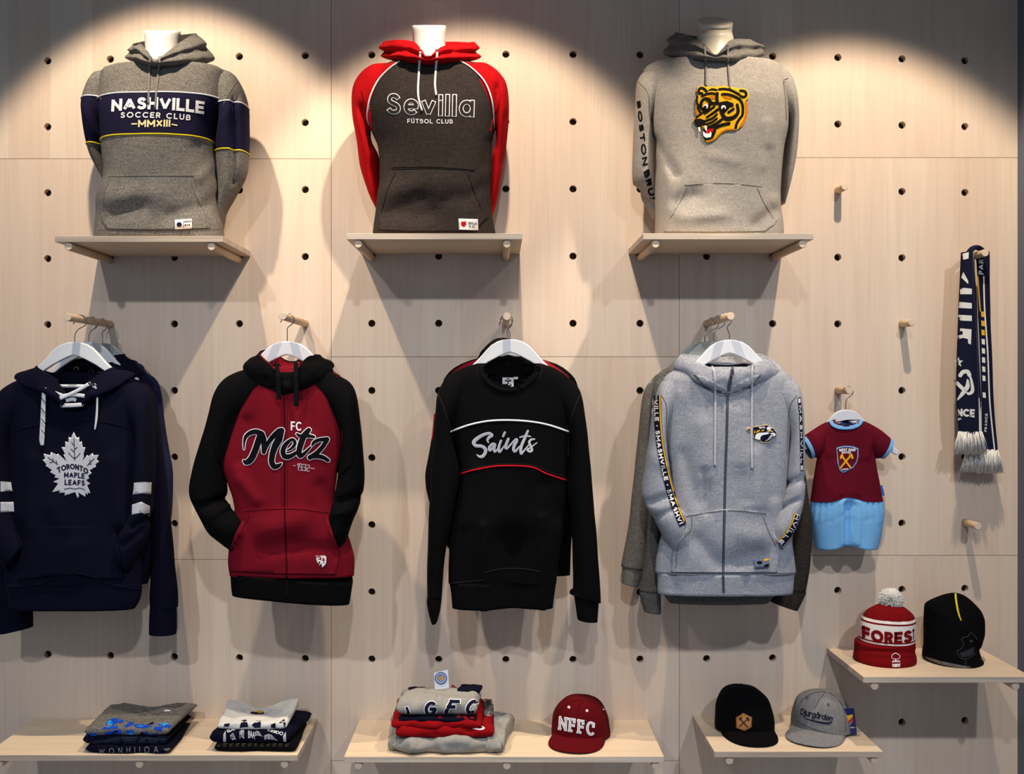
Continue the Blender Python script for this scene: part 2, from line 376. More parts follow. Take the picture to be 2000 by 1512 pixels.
def eyelet(th, px, py, r, mat=None, parent=None, off=0.002):
    c = th.proj(px, py, off); d = (CAMP-c).normalized(); u = d.cross(Vector((0, 0, 1))).normalized(); v = u.cross(d)
    bm = tube([c+u*(r*math.cos(a))+v*(r*math.sin(a)) for a in [2*math.pi*k/16 for k in range(16)]], r*0.28, 6, closed=True)
    return th.add('eyelet', bm, mat or M_eye, parent)
# ------------------------------------------------------------------ setting
def structure(o): o['kind'] = 'structure'; return o
ZT = 3.3
wall = structure(link_mesh('wall_back', box(-2.2, 2.05, 0.030, 0.10, 0, ZT), M_dark, smooth=False))
wall['org'] = (0, 0, 0)
def hole_px(j, i):
    x = 988+131.3*(j-7); y = 631.5+131.4*(i-4); dx = x-1000; dy = y-756
    return (1000+dx*(1-3e-8*dx*dx), 756+dy*(1-2.3e-8*dx*dx))
def hole(j, i):
    p = W(*hole_px(j, i), 0); return Vector((p.x, 0, p.z))
HOLES = [(j, i, hole(j, i)) for j in range(-3, 16) for i in range(-2, 13)]
PR = 0.0105
def panel(px0, px1, py0, py1):
    a = W(px0, py0, 0); b = W(px1, py1, 0)
    x0, x1, z1, z0 = a.x+0.0007, b.x-0.0007, min(a.z-0.0007, ZT-0.01), max(b.z+0.0007, 0.002)
    c = bpy.data.curves.new('p', 'CURVE'); c.dimensions = '2D'; c.fill_mode = 'BOTH'; c.extrude = 0.009; c.resolution_u = 8
    def spl(pts):
        s = c.splines.new('POLY'); s.points.add(len(pts)-1); s.use_cyclic_u = True
        for q, p in zip(s.points, pts): q.co = (p[0], p[1], 0, 1)
    spl([(x0, z0), (x1, z0), (x1, z1), (x0, z1)])
    for j, i, h in HOLES:
        if i == 10 and j <= 4: continue          # filled by the shelf dowels
        if x0+0.015 < h.x < x1-0.015 and z0+0.015 < h.z < z1-0.015:
            spl([(h.x+PR*1.03*math.cos(t), h.z+PR*1.03*math.sin(t)) for t in [2*math.pi*k/20 for k in range(20)]])
    o = bpy.data.objects.new('p', c); COL.objects.link(o)
    me = bpy.data.meshes.new_from_object(o.evaluated_get(bpy.context.evaluated_depsgraph_get()))
    bm = bmesh.new(); bm.from_mesh(me); bpy.data.objects.remove(o); bpy.data.curves.remove(c); bpy.data.meshes.remove(me)
    for v in bm.verts: v.co = Vector((v.co.x, 0.009-v.co.z, v.co.y))
    return link_mesh('wall_panel', bm, M_wall, wall, smooth=False)
for c0, c1, ys in ((-460, -35, (310, 1093)), (-35, 647, (310, 1093)), (647, 1327, (-90, 697, 1486)), (1327, 1988, (308, 1085))):
    ed = [-420]+list(ys)+[1740]
    for y0, y1 in zip(ed, ed[1:]): panel(c0, c1, y0, y1)
M_grey = plain('grey_paint', '63697a', 0.6)
xw = (1988-VX)/S
structure(link_mesh('wall_right', box(xw, xw+0.5, -0.40, 0.03, 0, ZT), M_grey, smooth=False))
structure(link_mesh('floor', box(-4, 4, -6, 0.1, -0.05, 0), plain('floor_concrete', '84868c', 0.5), smooth=False))
structure(link_mesh('ceiling', box(-4, 4, -6, 0.1, ZT, ZT+0.05), plain('ceiling_paint', '9a9a9a', 0.8), smooth=False))

# ------------------------------------------------------------------ pegs and shelves
def peg_bm(x, z, y_out, y_in=0.02, r=PR, bm=None):
    ys = [y_in, -y_out+0.0015, -y_out]; rr = [r, r, r-0.0012]
    rings = [[Vector((x+q*math.cos(a), y, z+q*math.sin(a))) for a in [2*math.pi*k/24 for k in range(24)]] for y, q in zip(ys, rr)]
    b = loft(rings, True, True, True, bm)
    return b
def peg(j, i, out, label, r=PR, group=None):
    h = hole(j, i); bm = peg_bm(h.x, h.z, out, 0.02, r)
    for f in bm.faces:
        if len(f.verts) > 4: f.material_index = 1
    for e in bm.edges: e.smooth = True
    o = link_mesh('wall_peg', bm, [M_peg, M_pegend], smooth=False, origin=h)
    for p in o.data.polygons: p.use_smooth = len(p.vertices) == 4
    o['label'] = label; o['category'] = 'peg'
    if group: o['group'] = group
    o['z'] = h.z; return o
def shelf(pxl, pxr, py_top, cols, row, label, thick=0.0165, group=None):
    """pxl, pxr, py_top: front top edge in the picture"""
    dep = 0.30; a = W(pxl, py_top, dep); b = W(pxr, py_top, dep); zt = a.z
    th = Thing('wall_shelf', label, 'shelf', ((a.x+b.x)/2, -dep/2, zt-thick), group)
    bm = box(a.x, b.x, -dep, -0.0005, zt-thick, zt, 0.0012)
    for f in bm.faces:
        f.material_index = 0 if abs(f.normal.z) > 0.8 else 1
    th.add('board', bm, [M_board, M_ply], smooth=False)
    for j in cols:
        h = hole(j, row); z = zt-thick-PR-0.0004
        pb = peg_bm(h.x, z, dep-0.006, -0.0005)
        for f in pb.faces:
            if len(f.verts) > 4: f.material_index = 1
        o = th.add('support_dowel', pb, [M_peg, M_pegend], smooth=False)
        for p in o.data.polygons: p.use_smooth = len(p.vertices) == 4
    th.z = zt; th.x0 = a.x; th.x1 = b.x
    return th
G = 'pale plywood shelves on the pegboard wall'
sh1 = shelf(107, 436, 461, (1, 3), 3, 'short pale plywood shelf under the grey hoodie with the navy chest band')
sh2 = shelf(677, 1020, 456, (5, 7), 3, 'short pale plywood shelf under the hoodie with red sleeves')
sh3 = shelf(1256, 1589, 456, (9, 11), 3, 'short pale plywood shelf under the hoodie with the tiger head patch')
sh4 = shelf(-31, 581, 1475, (0, 2, 4), 10, 'long low plywood shelf holding two piles of folded shirts')
sh5 = shelf(672, 1297, 1478, (5, 7, 9), 10, 'long low plywood shelf holding folded grey and red clothes and a red cap')
sh6 = shelf(1395, 1725, 1468, (10, 12), 10, 'low plywood shelf holding the black cap and the grey cap')
sh7 = shelf(1686, 2016, 1322, (12, 14), 9, 'plywood shelf holding the two knitted hats, highest of the low shelves')
pg_tor = peg(1, 4, 0.300, 'long wooden peg carrying the three navy hoodies')
pg_met = peg(4, 4, 0.315, 'long wooden peg carrying the red and black zip hoodie')
pg_sai = peg(7, 4, 0.290, 'long wooden peg carrying the black sweatshirt')
pg_pre = peg(10, 4, 0.310, 'long wooden peg carrying the grey zip hoodies')
pg_kid = peg(12, 5, 0.100, 'short wooden peg carrying the small claret and blue dress')
peg(12, 2, 0.062, 'empty short wooden peg, highest of the bare pegs')
peg(13, 4, 0.072, 'empty short wooden peg beside the hanging scarf')
pg_sca = peg(14, 3, 0.125, 'short wooden peg carrying the navy scarf')
peg(14, 7, 0.082, 'empty short wooden peg below the hanging scarf')
# ------------------------------------------------------------------ cloth bodies
def to_px(v):
    k = kd(-v.y); return VX+v.x*S*k, VY-(v.z-H)*S*k
def crease_fn(creases, tr, seed, amp):
    C = []
    for x0, y0, x1, y1, wd, a in creases:
        p, q = tr((x0, y0)), tr((x1, y1)); sc = (tr((1, 0))[0]-tr((0, 0))[0]); C.append((p[0], p[1], q[0], q[1], wd*sc, a*1.5))
    def f(v):
        px, py = to_px(v); r = 0.0
        for x0, y0, x1, y1, wd, a in C:
            dx, dy = x1-x0, y1-y0; L2 = dx*dx+dy*dy
            t = ((px-x0)*dx+(py-y0)*dy)/L2; tc = min(1, max(0, t))
            d2 = (px-x0-tc*dx)**2+(py-y0-tc*dy)**2
            if d2 < 9*wd*wd: r += a*math.exp(-d2/(wd*wd))
        r += amp*1.3*noise.noise(Vector((v.x*13+seed, v.y*6, v.z*4.0+seed*.7)))
        r += amp*0.45*noise.noise(Vector((v.x*30+seed*2, v.y*9, v.z*11)))
        return r
    return f
def body(th, name, rows, tr, d0, prof, mats, creases=(), seed=0.0, amp=0.004, n=84, step=5.0, ex=0.85, ey=0.80, zs=None, cap0=True, cap1=True, cut=None, label=None, surf=True, sag=None):
    R = [(tr((0, y))[1], tr((xl, 0))[0], tr((xr, 0))[0]) for y, xl, xr in rows]
    ys = [r[0] for r in R]; m = int((ys[-1]-ys[0])/step)+1
    q = np.linspace(ys[0], ys[-1], m); XL = pchip(ys, [r[1] for r in R], q); XR = pchip(ys, [r[2] for r in R], q)
    pf = [(tr((0, p[0]))[1], p[1], p[2]) for p in prof]
    F = pchip([p[0] for p in pf], [p[1] for p in pf], q) if len(pf) > 1 else np.full(m, pf[0][1])
    B = pchip([p[0] for p in pf], [p[2] for p in pf], q) if len(pf) > 1 else np.full(m, pf[0][2])
    fold = crease_fn(creases, tr, seed, amp); rings = []
    for i in range(m):
        a, b = W(XL[i], q[i], d0), W(XR[i], q[i], d0); cx = (a.x+b.x)/2; rx = (b.x-a.x)/2; r = []
        for k in range(n):
            t = 2*math.pi*k/n; c, s = math.cos(t), math.sin(t)
            x = cx+rx*math.copysign(abs(c)**ex, c); y = -d0-(F[i] if s > 0 else B[i])*math.copysign(abs(s)**ey, s)
            v = Vector((x, y, a.z)); dsp = fold(v)
            wgt = abs(s)**0.7
            v.y -= math.copysign(1, s)*dsp*wgt if s > 0 else -dsp*wgt*0.6
            v.x += math.copysign(1, c)*dsp*0.35*(1-wgt)
            if sag: v.z += sag(*to_px(v))*(1 if s > -0.2 else 0.0)
            r.append(v)
        rings.append(r)
    bm = loft(rings, cap0, cap1)
    if cut:
        poly = TT(tr, cut); bm.normal_update(); dl = []
        for f in bm.faces:
            c = f.calc_center_median()
            if len(f.verts) > 4 or (c.y < -d0-0.002 and inside(to_px(c), poly)): dl.append(f)
        bmesh.ops.delete(bm, geom=dl, context='FACES')
    if zs: zsplit(bm, zs)
    return th.add(name, bm, mats, surf=surf, label=label)
def inside(p, poly):
    x, y = p; r = False; j = len(poly)-1
    for i in range(len(poly)):
        xi, yi = poly[i]; xj, yj = poly[j]
        if (yi > y) != (yj > y) and x < (xj-xi)*(y-yi)/(yj-yi)+xi: r = not r
        j = i
    return r
def zsplit(bm, zs):
    """cut level with the floor at each height; cloth panels alternate material 0, 1, 0 ..."""
    for z in zs:
        bmesh.ops.bisect_plane(bm, geom=bm.verts[:]+bm.edges[:]+bm.faces[:], dist=1e-5, plane_co=(0, 0, z), plane_no=(0, 0, 1))
    for f in bm.faces:
        c = f.calc_center_median().z; f.material_index = sum(1 for z in zs if c < z) % 2
def sleeve(th, name, secs, tr, mats, seed=0.0, amp=0.004, n=30, m=56, zs=None, creases=(), surf=True, parent=None, label=None, caps=True):
    """secs: (outer x, outer y, inner x, inner y, depth from the wall, half depth)"""
    C = []
    for ox, oy, ix, iy, d, r in secs:
        o, i = W(*tr((ox, oy)), d), W(*tr((ix, iy)), d)
        C.append([*((o+i)/2), *((o-i)/2), r])
    C = catmull(C, m); fold = crease_fn(creases, tr, seed, amp); rings = []
    for row in C:
        c, h, r = Vector(row[:3]), Vector(row[3:6]), row[6]; ring = []
        for k in range(n):
            t = 2*math.pi*k/n; s = math.sin(t)
            v = c+h*math.cos(t)+Vector((0, -r*math.copysign(abs(s)**0.9, s), 0))
            dsp = fold(v); v = v+(v-c).normalized()*dsp if (v-c).length > 1e-6 else v
            ring.append(v)
        rings.append(ring)
    bm = loft(rings, caps, caps)
    if zs: zsplit(bm, zs)
    return th.add(name, bm, mats, parent, surf=surf, label=label)
def hood(th, name, st, tr, cen, mats, bulge=0.018, seed=0.0, amp=0.006, N=110, lining=None, roll=0.007, label=None, surf=True, inner=0.5, fold2=False):
    """cloth collar running round the neck; st: (rim x, y, d, base x, y, d) all the way round"""
    c = W(*tr(cen[:2]), cen[2]); P = [[] for _ in range(9 if fold2 else 7)]
    for rx, ry, rd, bx, by, bd in st:
        rim, base = W(*tr((rx, ry)), rd), W(*tr((bx, by)), bd)
        out = Vector((rim.x-c.x, rim.y-c.y, 0)); out = out.normalized() if out.length > 1e-4 else Vector((0, -1, 0))
        mid = (rim+base)/2+out*bulge
        low = Vector((c.x, c.y, c.z))
        pts = [rim.lerp(low, inner), rim-out*roll*1.2-Vector((0, 0, roll*1.2)), rim+Vector((0, 0, roll*0.2)), rim+out*roll*1.2-Vector((0, 0, roll)), mid, base+out*0.004, base.lerp(low, 0.25)-Vector((0, 0, 0.01))]
        if fold2:
            q1, q2 = noise.noise(Vector((rx*.013+seed, by*.01, 1))), noise.noise(Vector((rx*.017+seed, ry*.02, 5)))
            pts = pts[:4]+[rim.lerp(base, .30+.10*q1)+out*bulge*(1+.7*q2), rim.lerp(base, .52+.16*q1)+out*bulge*(.35+.6*q2), rim.lerp(base, .78+.06*q1)+out*bulge*(1.0-.6*q2)]+pts[5:]
        for l, p in zip(P, pts): l.append(p)
    L = [catmull(l, N, True) for l in P]; rings = []
    for i in range(N):
        prof = catmull([l[i] for l in L], 30)
        ring = []
        for j, p in enumerate(prof):
            v = Vector(p); o = Vector((v.x-c.x, v.y-c.y, 0)); o = o.normalized() if o.length > 1e-5 else o
            a = amp*(noise.noise(Vector((v.x*16+seed, v.y*16, v.z*26)))+0.5*noise.noise(Vector((v.x*38+seed, v.y*38, v.z*50))))
            ring.append(v+o*a)
        rings.append(ring)
    bm = bmesh.new(); R = [[bm.verts.new(p) for p in r] for r in rings]
    for i in range(N):
        a, b = R[i], R[(i+1) % N]
        for j in range(29):
            f = bm.faces.new((a[j], a[j+1], b[j+1], b[j])); f.material_index = 1 if (lining and j < (6 if fold2 else 7)) else 0
    return th.add(name, bm, mats, surf=surf, label=label)
def seam(th, tr, pts, w, mat, off=0.0012, name='seam', n=None, parent=None):
    return lay(th, name, ribbon2d(TT(tr, pts), w, n=n or 60, caps=False), mat, off, 0, parent, thick=0.0015)
def piping(th, tr, pts, r, mat, name='piping', n=48, off=0.0006):
    P = [th.proj(x, y, off) for x, y in catmull(TT(tr, pts), n)[:, :2]]
    return th.add(name, tube(P, r, 8), mat)
def ring_at(th, z, r, mat, src, name='piping'):
    """piping all round a body or sleeve at one height: slice of its mesh"""
    bm = bmesh.new(); bm.from_mesh(src.data); bmesh.ops.translate(bm, verts=bm.verts[:], vec=th.org)
    g = bmesh.ops.bisect_plane(bm, geom=bm.verts[:]+bm.edges[:]+bm.faces[:], dist=1e-5, plane_co=(0, 0, z+0.0002), plane_no=(0, 0, 1))
    es = [e for e in g['geom_cut'] if isinstance(e, bmesh.types.BMEdge)]; vs = [v for v in g['geom_cut'] if isinstance(v, bmesh.types.BMVert)]
    adj = {}
    for e in es:
        a, b = e.verts; adj.setdefault(a, []).append(b); adj.setdefault(b, []).append(a)
    loop = []; cur = vs[0]; prev = None
    while cur and cur not in loop:
        loop.append(cur); nx = [q for q in adj.get(cur, []) if q is not prev and q not in loop]
        prev = cur; cur = nx[0] if nx else None
    P = [v.co.copy() for v in loop]; bm.free()
    if len(P) < 4: return None
    c = sum(P, Vector())/len(P); P = [p+(p-c).normalized()*0.0006 for p in P]
    return th.add(name, tube(P, r, 6, closed=True), mat)
def disc2d(cx, cy, r, bm=None, n=20, ry=None):
    return poly2d([[(cx+r*math.cos(2*math.pi*k/n), cy+(ry or r)*math.sin(2*math.pi*k/n)) for k in range(n)]], bm)
def zat(py, d): return W(0, py, d).z
def hanglabel(th, tr, quad, marks, mat_bg, mats, parent=None, name='woven_label', off=0.006):
    bg = lay(th, name, poly2d([TT(tr, quad)]), mat_bg, off, 6, parent, thick=0.002)
    for kind, mt in marks:
        lay(th, 'label_print', kind(), mt, off+0.0006, 6)
    return bg
def T2(tr, s, quad, **k): return text2d(s, TT(tr, quad), **k)

def mannequin(rows, tr, d0, label, mat, top, sz, slant=False):
    """neck: top rim at crop y, bust down to the shelf hidden inside the clothes"""
    c = W(*tr(((top[0]+top[1])/2, top[2])), d0); r = (W(*tr((top[1], top[2])), d0).x-W(*tr((top[0], top[2])), d0).x)/2
    th = Thing('mannequin', label, 'mannequin', (c.x, -d0, sz))
    zt = c.z; N = 40; rings = []
    prof = [(0, 0.2), (0, 0.80), (0.0005, 0.97), (0.003, 1.0), (0.010, 1.0), (0.025, 0.98), (0.05, 0.95), (0.07, 0.98), (0.09, 1.06)]
    for dz, q in prof:
        rings.append([Vector((c.x+r*q*math.cos(t), -d0-r*1.02*q*math.sin(t), zt-dz)) for t in [2*math.pi*k/N for k in range(N)]])
    hh = zt-0.13
    for f, wx, wy in ((0.0, 0.75, 0.62), (0.03, 1.5, 0.85), (0.07, 1.9, 0.95), (0.2, 1.85, 1.0), (0.5, 1.6, 0.95), (0.8, 1.55, 0.95), (1.0, 1.6, 0.95)):
        z = hh+(sz-hh)*f
        rings.append([Vector((c.x+0.075*wx*math.cos(t), -d0-0.075*wy*math.sin(t), z)) for t in [2*math.pi*k/N for k in range(N)]])
    for i, rg in enumerate(rings[:7]):
        for v in rg: v.z -= ((.62*((-v.y-d0)+r)) if slant else .34*(-v.y-d0))*(1 if i < 5 else (.75, .45)[i-5])
    th.add('bust', loft(rings), mat)
    return th

# ------------------------------------------------------------------ shared cloth colours
F_navy = fabric('navy_fleece', '0a0a1b', 0.10, '22223e', sheen=0.02)
F_black = fabric('black_fleece', '060607', 0.08, '1e1e22', sheen=0.0)
F_grey = fabric('mid_grey_heather', '3d3a37', 0.62, '9f9a92', scale=330, streak=(.6, 1, 2.4))
F_char = fabric('charcoal_heather', '1c1716', 0.42, '5c524d', scale=340, streak=(.6, 1, 2.4))
F_lgrey = fabric('light_grey_heather', '79736c', 0.6, 'c0b9b0', scale=340, streak=(.6, 1, 2.4))
F_cgrey = fabric('cool_grey_heather', '70737e', 0.6, 'c2c4cc', scale=330, streak=(.5, 1, 2.6))
F_dgrey = fabric('dark_grey_heather', '343332', 0.6, '84827f', scale=260)
F_red = fabric('red_fleece', 'ac0a12', 0.12, 'cc2422', sheen=0.04)
F_dred = fabric('deep_red_fleece', '6e0e1c', 0.15, '8e2030', sheen=0.04)
F_claret = fabric('claret_jersey', '5a0c1e', 0.10, '74182c', sheen=0.03)
F_sky = fabric('sky_blue_jersey', '6aa6da', 0.3, '90c4ea', sheen=0.03)
F_band = fabric('deep_navy_band', '1a1830', 0.12, '34344e', sheen=0.04)
P_white = fabric('white_print', 'e8e8ea', 0.2, 'ffffff', sheen=0, bump=0.1)
P_lgrey = fabric('silver_grey_print', 'b9bac2', 0.3, 'd0d0d8', sheen=0, bump=0.15)
P_yellow = fabric('yellow_print', 'd9c21a', 0.2, 'f0e050', sheen=0, bump=0.1)
P_cream = fabric('cream_print', 'ecdca0', 0.2, 'fff0c8', sheen=0, bump=0.1)
P_black = fabric('black_print', '0c0c10', 0.1, '202026', sheen=0, bump=0.1)
P_navy = fabric('navy_print', '15162c', 0.1, '2a2c44', sheen=0, bump=0.1)
P_red = fabric('red_print', 'b8121c', 0.1, 'd02a30', sheen=0, bump=0.1)
P_gold = fabric('gold_chenille', 'e2a50e', 0.5, 'f6c838', scale=300, bump=0.9, sheen=0.3)
P_orange = fabric('orange_chenille', 'b8690c', 0.5, 'd88c20', scale=300, bump=0.9, sheen=0.3)
P_bchen = fabric('black_chenille', '14120e', 0.2, '2c2820', scale=300, bump=0.9, sheen=0.2)
M_label = plain('label_satin', 'e6e2de', 0.5)
M_cordg = fabric('grey_cord', '6f6a63', 0.5, '9a958c', scale=900)
M_cordw = fabric('white_cord', 'd8d6d4', 0.2, 'ffffff', scale=900)
M_cordk = fabric('black_cord', '101012', 0.1, '303034', scale=900)
M_seamg = fabric('seam_grey', '5e5852', 0.4, '8c867e')
M_seamk = fabric('seam_black', '0c0a0a', 0.3, '2c2826')
M_seamn = fabric('seam_navy', '0b0b1c', 0.1, '20203a')
# ================================================================== mannequin hoodies
PROF = lambda y0, y1, y2, y3: [(y0, .065, .06), ((y0+y1)/2, .090, .075), (y1, .108, .088), (y2, .100, .085), (y3, .108, .09)]
# ---- grey hoodie with navy chest band
A = T(80, 30, .3241)
mannequin([], A, .16, 'white mannequin neck rising from the grey hoodie with the navy chest band', M_manq, (628, 838, 92), sh1.z)
c = W(*A((720, 1000)), .16)
th = nh = Thing('hoodie', 'grey hoodie with navy chest band and white lettering on a mannequin', 'hoodie', (c.x, -.16, sh1.z+.001), 'hoodies shown on the mannequins')
zb1, zb2 = zat(A((0, 458))[1], .268), zat(A((0, 714))[1], .266)
ybot = lambda tr, d, z: ((VY-(z-H)*S*kd(d))-tr((0, 0))[1])/(tr((0, 1))[1]-tr((0, 0))[1])
yb = ybot(A, .16, sh1.z+.001)
nb = body(th, 'torso', [(306, 600, 930), (310, 500, 1030), (322, 430, 1085), (348, 376, 1118), (430, 366, 1112), (520, 364, 1112), (600, 368, 1082), (700, 374, 1052), (780, 378, 1046), (850, 383, 1050), (950, 392, 1058), (1000, 386, 1062), (1060, 362, 1060), (1130, 350, 1056), (1200, 352, 1066), (1260, 345, 1086), (yb-22, 340, 1102), (yb-10, 338, 1104), (yb, 346, 1098)],
     A, .16, PROF(306, 600, 1000, yb), [F_grey, F_band], zs=[zb1, zb2], seed=1.3, amp=.004, ex=.74,
     creases=[(430, 1205, 600, 1150, 50, -.010), (420, 1100, 720, 1085, 70, .007), (770, 1205, 900, 1160, 38, -.007), (940, 800, 1040, 960, 45, -.008), (960, 980, 1060, 880, 30, .006), (980, 1150, 1060, 1090, 30, -.010), (600, 780, 560, 930, 40, .003), (330, yb-34, 1110, yb-34, 9, -.004)])
zl = [zat(A((0, 520))[1], .15), zat(A((0, 778))[1], .15)]; zr = [zat(A((0, 552))[1], .15), zat(A((0, 826))[1], .15)]
sl = sleeve(th, 'sleeve', [(470, 318, 420, 560, .15, .04), (380, 336, 390, 640, .15, .052), (322, 362, 372, 660, .15, .060), (268, 490, 372, 700, .145, .066), (266, 600, 372, 740, .14, .06), (296, 770, 376, 810, .12, .055), (326, 870, 388, 900, .105, .05), (385, 985, 405, 990, .09, .035)], A, [F_grey, F_band], zs=zl, seed=4)
sr = sleeve(th, 'sleeve', [(1000, 318, 1010, 560, .15, .04), (1110, 340, 1060, 620, .15, .052), (1180, 388, 1080, 660, .15, .061), (1240, 520, 1070, 720, .15, .07), (1252, 650, 1064, 770, .145, .066), (1256, 820, 1062, 870, .135, .06), (1240, 960, 1066, 1000, .125, .056), (1170, 1085, 1066, 1100, .115, .05), (1120, 1180, 1050, 1180, .11, .045), (1085, 1262, 1050, 1262, .11, .04)], A, [F_grey, F_band], zs=zr, seed=7, amp=.006,
     creases=[(1165, 500, 1165, 1000, 16, -.016)])
hood(th, 'hood', [(688, 280, .240, 688, 304, .248), (732, 244, .236, 745, 302, .246), (795, 196, .222, 835, 297, .234), (900, 122, .165, 985, 285, .165), (928, 112, .10, 1000, 268, .09), (735, 135, .072, 760, 245, .05), (565, 170, .10, 555, 262, .09), (572, 185, .16, 562, 272, .17), (606, 176, .212, 598, 288, .226), (650, 232, .234, 645, 298, .244)], A, (715, 290, .16), [F_grey, F_char], lining=True, seed=2, amp=.009, fold2=True, roll=.0045, bulge=.016)
for z, mt in ((zb1, P_white), (zb2, P_yellow)): ring_at(th, z, .0022, mt, nb)
for z, mt in zip(zl, (P_white, P_yellow)): ring_at(th, z, .0020, mt, sl)
for z, mt in zip(zr, (P_white, P_yellow)): ring_at(th, z, .0020, mt, sr)
for pts in ([(330, 372), (340, 420), (352, 470), (360, 508)], [(1182, 396), (1150, 445), (1120, 495), (1098, 540)]): seam(th, A, pts, 1.4, M_seamg)
seam(th, A, [(375, 752), (500, 728), (700, 724), (900, 742), (1030, 785)], 1.1, M_seamg)
pk = lay(th, 'pocket', poly2d([TT(A, [(400, 966), (660, 960), (920, 962), (935, 1040), (985, 1150), (1012, 1230), (1018, 1280), (700, 1292), (400, 1286), (372, 1250), (352, 1180), (356, 1110), (375, 1030)])]), F_grey, .005, 6, thick=.006, surf=True)
seam(th, A, [(402, 972), (660, 967), (920, 968)], 1.0, M_seamg); seam(th, A, [(905, 1000), (930, 1080), (985, 1190), (1000, 1275)], .9, M_seamg); seam(th, A, [(415, 985), (385, 1060), (375, 1150), (385, 1230)], .9, M_seamg)
seam(th, A, [(345, 1292), (600, 1300), (900, 1297), (1095, 1285)], 1.3, M_seamg)
B = T(200, 160, .115)
lay(th, 'lettering', K2(B, 'NASHVILLE', [(160, 305), (1735, 335), (1725, 552), (150, 505)], .24, gap=.12, arch=7.0), P_white, .0016, 5)
lay(th, 'lettering', K2(B, 'SOCCER CLUB', [(312, 515), (1500, 560), (1494, 656), (305, 612)], .20, gap=.30, arch=2.4), P_white, .0016, 5)
lay(th, 'lettering', K2(B, 'MMXIII', [(607, 645), (1157, 640), (1152, 760), (605, 768)], .22, gap=.13), P_cream, .0016, 5)
for q in ([(490, 702), (590, 700), (590, 722), (490, 726)], [(1178, 708), (1276, 728), (1272, 750), (1174, 728)]): lay(th, 'lettering_dash', poly2d([TT(B, q)]), P_cream, .0016, 5)
for x, y in ((657, 256), (718, 257)): eyelet(th, *A((x, y)), .0042, M_cordg)
cord(th, 'drawstring', TT(A, [(658, 262), (654, 340), (650, 440), (648, 532)]), .0030, M_cordg)
cord(th, 'drawstring', TT(A, [(717, 262), (708, 340), (698, 440), (688, 562)]), .0030, M_cordg)
lay(th, 'woven_label', poly2d([TT(A, [(806, 1232), (909, 1226), (912, 1284), (808, 1290)])]), M_label, .0075, 8, thick=.003)
lay(th, 'label_print', disc2d(*A((833, 1261)), 5.0, ribbon2d(TT(A, [(858, 1236), (859, 1282)]), .8)), P_navy, .0085, 8)
lay(th, 'label_print', T2(A, 'NASHVILLE', [(862, 1236), (906, 1233), (907, 1246), (863, 1249)], bold=.02), P_black, .0085, 8)
for k in range(3): lay(th, 'label_print', disc2d(*A((870+k*12, 1263)), 1.5), P_red if k == 1 else P_black, .0085, 0)

# ---- charcoal hoodie with red sleeves
A = T(620, 30, .3241)
mannequin([], A, .16, 'white mannequin neck above the charcoal hoodie with red sleeves', M_manq, (570, 776, 60), sh2.z)
c = W(*A((700, 1000)), .16); yb = ybot(A, .16, sh2.z+.001)
th = Thing('hoodie', 'charcoal hoodie with red raglan sleeves and outlined white lettering on a mannequin', 'hoodie', (c.x, -.16, sh2.z+.001), 'hoodies shown on the mannequins')
body(th, 'torso', [(288, 560, 800), (293, 486, 900), (318, 384, 984), (380, 330, 1040), (480, 305, 1060), (600, 302, 1066), (700, 325, 1062), (800, 366, 1052), (900, 376, 1048), (1000, 376, 1046), (1100, 362, 1044), (1200, 350, 1052), (1270, 342, 1066), (yb-20, 336, 1078), (yb-8, 336, 1080), (yb, 344, 1074)],
     A, .16, PROF(288, 600, 1000, yb), F_char, seed=11, amp=.004, ex=.76, creases=[(420, 1190, 620, 1105, 55, -.010), (560, 1210, 700, 1180, 45, -.008), (450, 1060, 750, 1010, 80, .006), (880, 1120, 1000, 1030, 35, -.006), (760, 1130, 850, 1080, 35, -.005), (330, yb-34, 1110, yb-34, 9, -.004), (1010, 900, 1030, 760, 25, -.006)])
sleeve(th, 'sleeve', [(480, 285, 450, 560, .15, .055), (400, 292, 380, 620, .15, .072), (330, 304, 335, 650, .15, .076), (258, 360, 325, 670, .15, .072), (216, 450, 322, 700, .145, .068), (213, 600, 332, 760, .14, .064), (235, 750, 368, 850, .135, .058), (262, 930, 376, 960, .12, .052), (308, 1070, 385, 1085, .11, .045), (352, 1165, 388, 1170, .10, .03)], A, F_red, seed=13, creases=[(260, 560, 330, 800, 22, -.007)])
sleeve(th, 'sleeve', [(860, 285, 900, 560, .15, .055), (950, 288, 980, 620, .15, .072), (1022, 298, 1040, 650, .15, .076), (1098, 350, 1052, 680, .15, .072), (1143, 430, 1062, 720, .145, .068), (1154, 600, 1062, 765, .14, .064), (1140, 800, 1052, 850, .13, .056), (1112, 950, 1050, 960, .12, .052), (1080, 1110, 1044, 1100, .11, .04), (1048, 1205, 1034, 1180, .10, .025)], A, F_red, seed=15, amp=.006, creases=[(1085, 420, 1065, 800, 16, -.010), (1130, 600, 1110, 900, 14, -.006)])
lay(th, 'raglan_panel', poly2d([TT(A, [(512, 264), (486, 284), (420, 332), (355, 408), (312, 510), (300, 612), (308, 690), (330, 690), (322, 600), (290, 560), (262, 450), (300, 360), (360, 308), (450, 284)])]), F_red, .0022, 5, thick=.004)
lay(th, 'raglan_panel', poly2d([TT(A, [(842, 264), (870, 282), (940, 328), (1010, 408), (1050, 510), (1062, 620), (1064, 700), (1040, 700), (1060, 600), (1090, 560), (1110, 450), (1075, 370), (1015, 308), (910, 282)])]), F_red, .0022, 5, thick=.004)
piping(th, A, [(494, 276), (430, 322), (362, 396), (315, 500), (300, 610), (316, 680)], .0024, P_white, off=.003)
